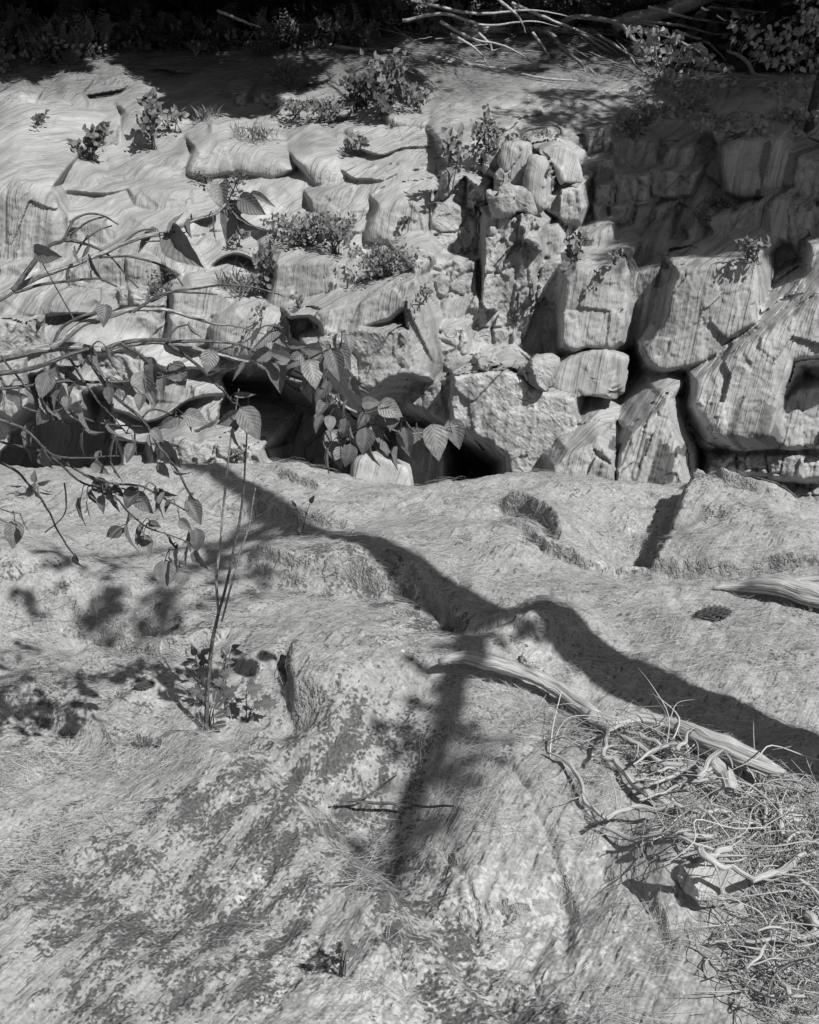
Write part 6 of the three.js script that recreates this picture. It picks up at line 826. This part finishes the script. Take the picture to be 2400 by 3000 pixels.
// tree beside the slab: its trunk lies as a shadow across the rock
{
  const f = onSlabW(1.42, -1.72), t = thing('shadow_tree', 'slim tree beside the slab outside the picture whose trunk shadow crosses the rock', 'tree', null, V(f.x, f.y, f.z));
  mesh('trunk', limb([V(0, -.1, 0), V(-.02, 1, 0), V(.0, 2.0, .02), V(.05, 3.4, 0), V(.1, 5.6, 0)], [.098, .086, .076, .062, .03], { sides: 14, per: 8, knob: .05 }), M_bark, t);
  const A = onSlab(1315, 1850).addScaledVector(SUN, 3.2).sub(t.position), B = onSlab(1165, 2470).addScaledVector(SUN, 4.3).sub(t.position), mid = A.clone().lerp(B, .5).add(V(.03, .05, 0));
  mesh('limb', limb([V(0, 1.9, 0), A.clone().lerp(V(0, 1.9, 0), .3), A, mid, B, B.clone().add(V(.1, .2, .3))], [.04, .034, .032, .034, .026, .01], { sides: 8, per: 8, knob: .2, bend: .03 }), M_bark, t);  // limb out of view, placed to cast the soft streak down the gully
  const tw = [], lf = []; for (let i = 0; i < 26; i++) { const o = A.clone().lerp(B, rr(.05, 1)), e = o.clone().add(V(rr(-.16, .16), rr(-.1, .14), rr(-.16, .16))); tw.push(limb([o, o.clone().lerp(e, .5).add(V(0, .02, 0)), e], [.006, .004, .002], { sides: 4, per: 3 })); for (let k = 0; k < 4; k++) { const g = LEAVES[0].clone(); g.scale(.05, .05, .05); g.rotateX(rr(-2, 0)); g.rotateY(rr(0, 6)); g.translate(...o.clone().lerp(e, rr(.4, 1)).toArray()); lf.push(g); } }
  for (const [X, Y, R, n] of [[250, 1690, .2, 13], [440, 1690, .2, 16], [640, 1720, .18, 22], [720, 1670, .14, 12], [340, 1860, .16, 18], [450, 1840, .14, 10], [120, 1640, .18, 8]]) { const c = onSlab(X, Y).addScaledVector(SUN, rr(3.3, 4)).sub(t.position), o = V(0, clamp(c.y + .3, 1.5, 3.6), 0); tw.push(limb([o, o.clone().lerp(c, .5).add(V(0, .1, 0)), c], [.02, .012, .005], { sides: 5, per: 5, knob: .15, bend: .02 })); for (let k = 0; k < n; k++) { const g = LEAVES[k % 4].clone(); g.scale(.07, .07, .07); g.rotateX(rr(-2, 0)); g.rotateY(rr(0, 6)); g.translate(c.x + rr(-R, R), c.y + rr(-R, R) * .6, c.z + rr(-R, R)); lf.push(g); } }  // leaf clusters out of view, placed to shade the left of the slab
  mesh('twigs', mergeGeometries(tw), M_bark, t).userData.kind = 'stuff'; mesh('foliage', mergeGeometries(lf), M_canopy, t).userData.kind = 'stuff';
}
// fallen trunks and dead boughs along the top
const M_dead = std(.8, .8, { map: T_bark, bumpMap: T_barkB, bumpScale: .004 });
function deadwood(label, s, R, { lift = 0, mat = M_dead, name = 'fallen_branch', cat = 'branch', d = null } = {}) { const P = pts(s).map(([X, Y]) => at(X, Y, d ?? cliffD(X, Y) - .06 - lift)); const k = (d ?? cliffD(...pts(s)[0])) / FPX; return tag(mesh(name, limb(P, R.map(r => r * k), { sides: 9, per: 7, knob: .1, bend: .012 }), mat), label, cat); }
deadwood('long thin fallen trunk lying across the top of the cliff left of the middle', '540,113 579,124 649,129 782,125 939,129 1017,141 1135,149 1221,156 1350,184 1480,203', [4, 7, 7, 6, 6, 5, 4, 4, 3], { name: 'fallen_log', cat: 'fallen trunk', lift: .15 });
deadwood('straight fallen trunk across the top, lower of the two at the right', '1240,82 1350,88 1563,88 1715,91 1830,97', [10, 9, 9, 9, 8], { name: 'fallen_log', cat: 'fallen trunk', lift: .3 }); deadwood('straight fallen trunk across the top, upper of the two at the right', '1220,28 1350,33 1502,46 1640,66', [9, 9, 9, 7], { name: 'fallen_log', cat: 'fallen trunk', lift: .3 });
deadwood('thick leaning trunk at the top right', '1800,75 1837,61 1934,37 2007,12 2090,-25 2200,-80', [20, 21, 22, 22, 22, 22], { name: 'fallen_log', cat: 'fallen trunk', d: 11.6 });
deadwood('broken bough hanging near the top left of the middle', '638,31 704,59 763,81', [4, 4, 2], { d: 11.5 }); deadwood('thin pale stick in the dark at the upper left', '211,20 274,51 352,74', [3, 3, 2], { d: 11.5 }); deadwood('short pale stick left of the two fallen trunks', '1056,70 1119,74 1174,88', [4, 4, 3], { lift: .1 });
deadwood('thin long stick lying down the slope under the fallen trunks', '1180,152 1350,189 1460,201 1581,228 1691,237', [4, 4, 3, 3, 2], { lift: .08 });
deadwood('small twiggy deadwood left of the shrubs', '790,200 810,215 840,225 880,190', [3, 3, 2, 2], { lift: .1 });
for (let i = 0; i < 70; i++) { const a = rr(1100, 1820), b = rr(-20, 200), l = rr(50, 150), an = rr(-.3, .75); if (!i) var G_tw = 'thin dead twigs tangled around the fallen trunks'; const m = deadwood('thin dead twig in the tangle around the fallen trunks', `${a},${b} ${a + l * .5 * Math.cos(an)},${b + l * .5 * Math.sin(an) + rr(-8, 8)} ${a + l * Math.cos(an)},${b + l * Math.sin(an)}`, [1.5, 1.1, .6], { lift: rr(.1, .9), mat: M_dead, name: 'dead_twig', cat: 'twig' }); m.userData.group = G_tw; }
[['bare pale branch lying highest across the top centre', '1240,10 1400,40 1560,30 1700,55'], ['bare pale branch crossing over both fallen trunks', '1180,62 1300,40 1420,74 1560,62 1640,80'], ['long bare branch slanting down right from the fallen trunks', '1500,10 1620,60 1760,120 1850,190'], ['bent dead branch hanging down left of the arching limb', '1320,100 1390,140 1445,205'], ['short forked dead branch hanging under the lower trunk', '1560,95 1600,150 1612,178'], ['crooked dead branch under the lower fallen trunk', '1400,95 1440,140 1430,192'], ['pale branch running right through the leaves near the top', '1850,60 1990,75 2100,100 2200,90'], ['pale branch above the leafy arching limb', '1900,20 2050,58 2180,72'], ['steep bare branch among the leaves at the right', '1980,90 2080,130 2150,205'], ['long bare branch under the arching limb', '1700,95 1780,150 1880,205 1960,285'], ['thin bare branch sloping down the middle of the slope', '1290,60 1380,112 1480,135 1600,205'], ['bare branch leaning into the dark at the top left of the leaves', '1450,-10 1520,50 1540,95'], ['bare branch lowest on the slope under the leafy limb', '1740,240 1820,290 1900,325'], ['twisted bare branch at the far right above the hollow', '2200,200 2290,215 2360,250']].forEach(([l, s_]) => deadwood(l, s_, [4.5, 3.6, 2.4, 1], { d: rr(10.6, 11.4) }));
// fallen leafy branches, upper right
function leafyLimb(label, stems, clouds, n) {
  const t = thing('fallen_leafy_branch', label, 'branch', 'leafy branches hanging over the upper right of the cliff'); const nodes = [];
  for (const [s, d0, d1, R] of stems) { const P = line(s, d0, d1); mesh('limb', limb(P, R.map(r => r * d0 / FPX), { sides: 7, per: 6, knob: .1, bend: .01 }), M_palebark, t); const c = new THREE.CatmullRomCurve3(P); for (let i = 2; i <= 30; i++) nodes.push(c.getPoint(i / 30)); }
  const gs = [], tw = []; for (let i = 0; i < n; i++) { const [poly] = clouds[i % clouds.length]; let X, Y, g = 0; const xs = poly.map(p => p[0]), ys = poly.map(p => p[1]); do { X = rr(Math.min(...xs), Math.max(...xs)); Y = rr(Math.min(...ys), Math.max(...ys)); } while ((!inside(poly, X, Y) || n3(X * .03, Y * .045, 8) < -.08) && g++ < 60); const d = rr(10.1, 10.9), p = at(X, Y, Math.min(d, cliffHit(X, Y) - .08)); const s = rr(13, 25) * 10.4 / FPX, q = QUADLEAF.clone(); q.scale(s, s, s); q.rotateX(rr(-1, .5)); q.rotateZ(Math.PI + rr(-1.2, 1.2)); q.rotateY(rr(-1, 1)); q.translate(p.x, p.y, p.z); gs.push(q);
    if (i % 9 === 0) { let nb = nodes[0], bd = 1e9; for (const k of nodes) { const e = k.distanceTo(p); if (e < bd) { bd = e; nb = k; } } if (bd < .9) tw.push(limb([nb, nb.clone().lerp(p, .5).add(V(0, .03, 0)), p], [.006, .004, .002], { sides: 4, per: 3, knob: .1 })); } }
  mesh('twigs', mergeGeometries(tw), M_palebark, t).userData.kind = 'stuff'; const f = mesh('foliage', mergeGeometries(gs), M_beech, t); f.userData.kind = 'stuff';
}
const M_beech = std(.30, .45);
leafyLimb('fallen leafy branch arching from the fallen trunks down to the middle of the right slope', [['1624,88 1654,61 1691,49 1770,58 1819,73 1867,128 1916,177 1943,219', 11.6, 10.2, [7, 7, 6, 6, 5, 4, 3, 2]], ['1593,91 1624,107 1642,134 1691,177 1727,201 1794,228 1855,247 1898,274 1983,317', 11.6, 10.0, [6, 6, 5, 5, 4, 4, 3, 3, 2]], ['1770,58 1880,67 1946,91 2007,146 2056,177 2120,215', 11.2, 10.3, [4, 4, 3, 3, 2]], ['1691,177 1710,200 1727,235 1760,262', 10.8, 10.4, [3, 2, 2]], ['1819,73 1900,95 1990,120 2060,160', 11, 10.3, [3, 3, 2]], ['1750,100 1800,130 1850,170 1870,200 1930,235', 11, 10.4, [4, 3, 2]], ['1727,201 1790,262 1850,300 1900,320', 10.6, 10.2, [3, 2, 2]]],
  [[pts('1830,70 1960,80 2060,130 2150,200 2165,240 2060,270 2050,330 1900,320 1850,280 1900,250 1940,200 1870,150')], [pts('1850,250 1960,250 2100,260 2080,330 1930,335')]], 1500);
leafyLimb('leafy branch crossing the top right corner', [['2074,21 2172,30 2251,40 2324,58 2430,80', 11, 10.4, [4, 4, 4, 3, 3]], ['2251,40 2290,20 2330,-10', 10.8, 10.6, [3, 3, 2]], ['2290,60 2330,95 2370,120 2420,150', 10.7, 10.5, [3, 2, 2]]], [[pts('2130,40 2300,50 2440,20 2440,170 2350,150 2260,110 2150,90')], [pts('2330,-20 2440,-20 2440,120 2360,80')]], 700);
leafyLimb('leafy branch with a bare crooked stem over the dark hollow at the right', [['2130,150 2153,158 2190,183 2208,213 2251,240 2312,262 2366,285', 10.4, 10.2, [3, 5, 6, 6, 5, 4, 3]], ['2190,183 2240,170 2300,190', 10.4, 10.3, [3, 2, 2]], ['2208,213 2200,250 2215,290', 10.3, 10.3, [2, 2]], ['2200,120 2260,130 2330,150', 10.5, 10.5, [3, 2]]], [[pts('2120,90 2260,100 2440,150 2440,240 2330,230 2240,180 2180,150')], [pts('2240,240 2440,200 2440,330 2300,330')], [pts('2040,330 2200,320 2260,350 2150,380 2040,370')]], 900);
deadwood('small leaning tree trunk at the right edge above the shaded dome', '2352,425 2370,370 2385,300 2410,205 2440,80', [13, 12, 12, 11, 10], { d: 9.4, mat: M_trunk, name: 'young_tree', cat: 'tree' });
// needles and dead leaves on the far slope
{
  const per = 26000, M = new THREE.Matrix4(), c = new THREE.Color(), g = needleGeo(.2, .11, .0011); const im = new THREE.InstancedMesh(g, M_needle, per); im.name = 'slope_litter'; setup(im); scene.add(im); tag(im, 'carpet of dry needles on the slope between the cliff and the wood', 'pine needles', null, 'stuff');
  let k = 0; for (let i = 0; i < per * 5 && k < per; i++) { const X = rr(-200, 2600), Y = 60 + 480 * Math.pow(rnd(), 1.5), lit = sstep(350, 180, Y) + .45 * n3(X * .006, Y * .012, 2) + (X > 1150 && X < 1750 && Y < 420 ? .35 : 0); if (rnd() > lit) continue; const p = cliffAt(X, Y, .02), p1 = cliffAt(X + 12, Y, .02), p2 = cliffAt(X, Y - 12, .02); const u = p1.sub(p).normalize(), w = p2.sub(p).normalize(), a = rr(-.9, .9) + 2 * n3(X * .004, Y * .006, 1); const x = u.clone().multiplyScalar(Math.cos(a)).addScaledVector(w, Math.sin(a)).normalize(), n = V().crossVectors(u, w).normalize(), z = V().crossVectors(x, n).normalize(); M.makeBasis(x, n, z); const q = faceAt(X, Y); M.setPosition(q.x, q.y + .012, q.z); im.setMatrixAt(k, M); im.setColorAt(k, c.copy(gray(rr(.12, .42)))); k++; } im.count = k;
}

// low plants and dead bracken where the rock goes over into the wood
{
  const L = [[], [], []], M = new THREE.Matrix4(), q = new THREE.Quaternion(), eu = new THREE.Euler(); const G = thing('undergrowth', 'dim low undergrowth between the rock and the dark wood along the top', 'undergrowth'); tag(G, null, null, null, 'stuff');
  for (let i = 0; i < 7000; i++) { const X = rr(-250, 2500), e = X < 330 ? lerp(230, 170, X / 330) : X < 1100 ? 150 + 70 * Math.max(0, n3(X * .006, 3, 1)) : 110, Y = 25 + (e - 25) * Math.pow(rnd(), .8); if (n3(X * .011, Y * .03, 6) < -.05 + (X > 1100 ? .15 : 0)) continue; const p = faceAt(X, Y); eu.set(rr(-1.3, .3), rr(0, 6.283), rr(-.8, .8)); q.setFromEuler(eu); const s = rr(.3, .8); M.compose(V(p.x, p.y + rr(0, .22), p.z + .05), q, V(s, s, s)); L[i % 3].push(M.clone()); }
  [[broadSpray, M_canopy], [sprayGeo, std(.1, .8)], [broadSpray, std(.16, .7)]].forEach(([g, m], k) => { const im = new THREE.InstancedMesh(g, m, L[k].length); L[k].forEach((x, n) => im.setMatrixAt(n, x)); im.name = 'low_plants'; setup(im); im.userData.kind = 'stuff'; G.add(im); });
}
renderer.render(scene, camera);
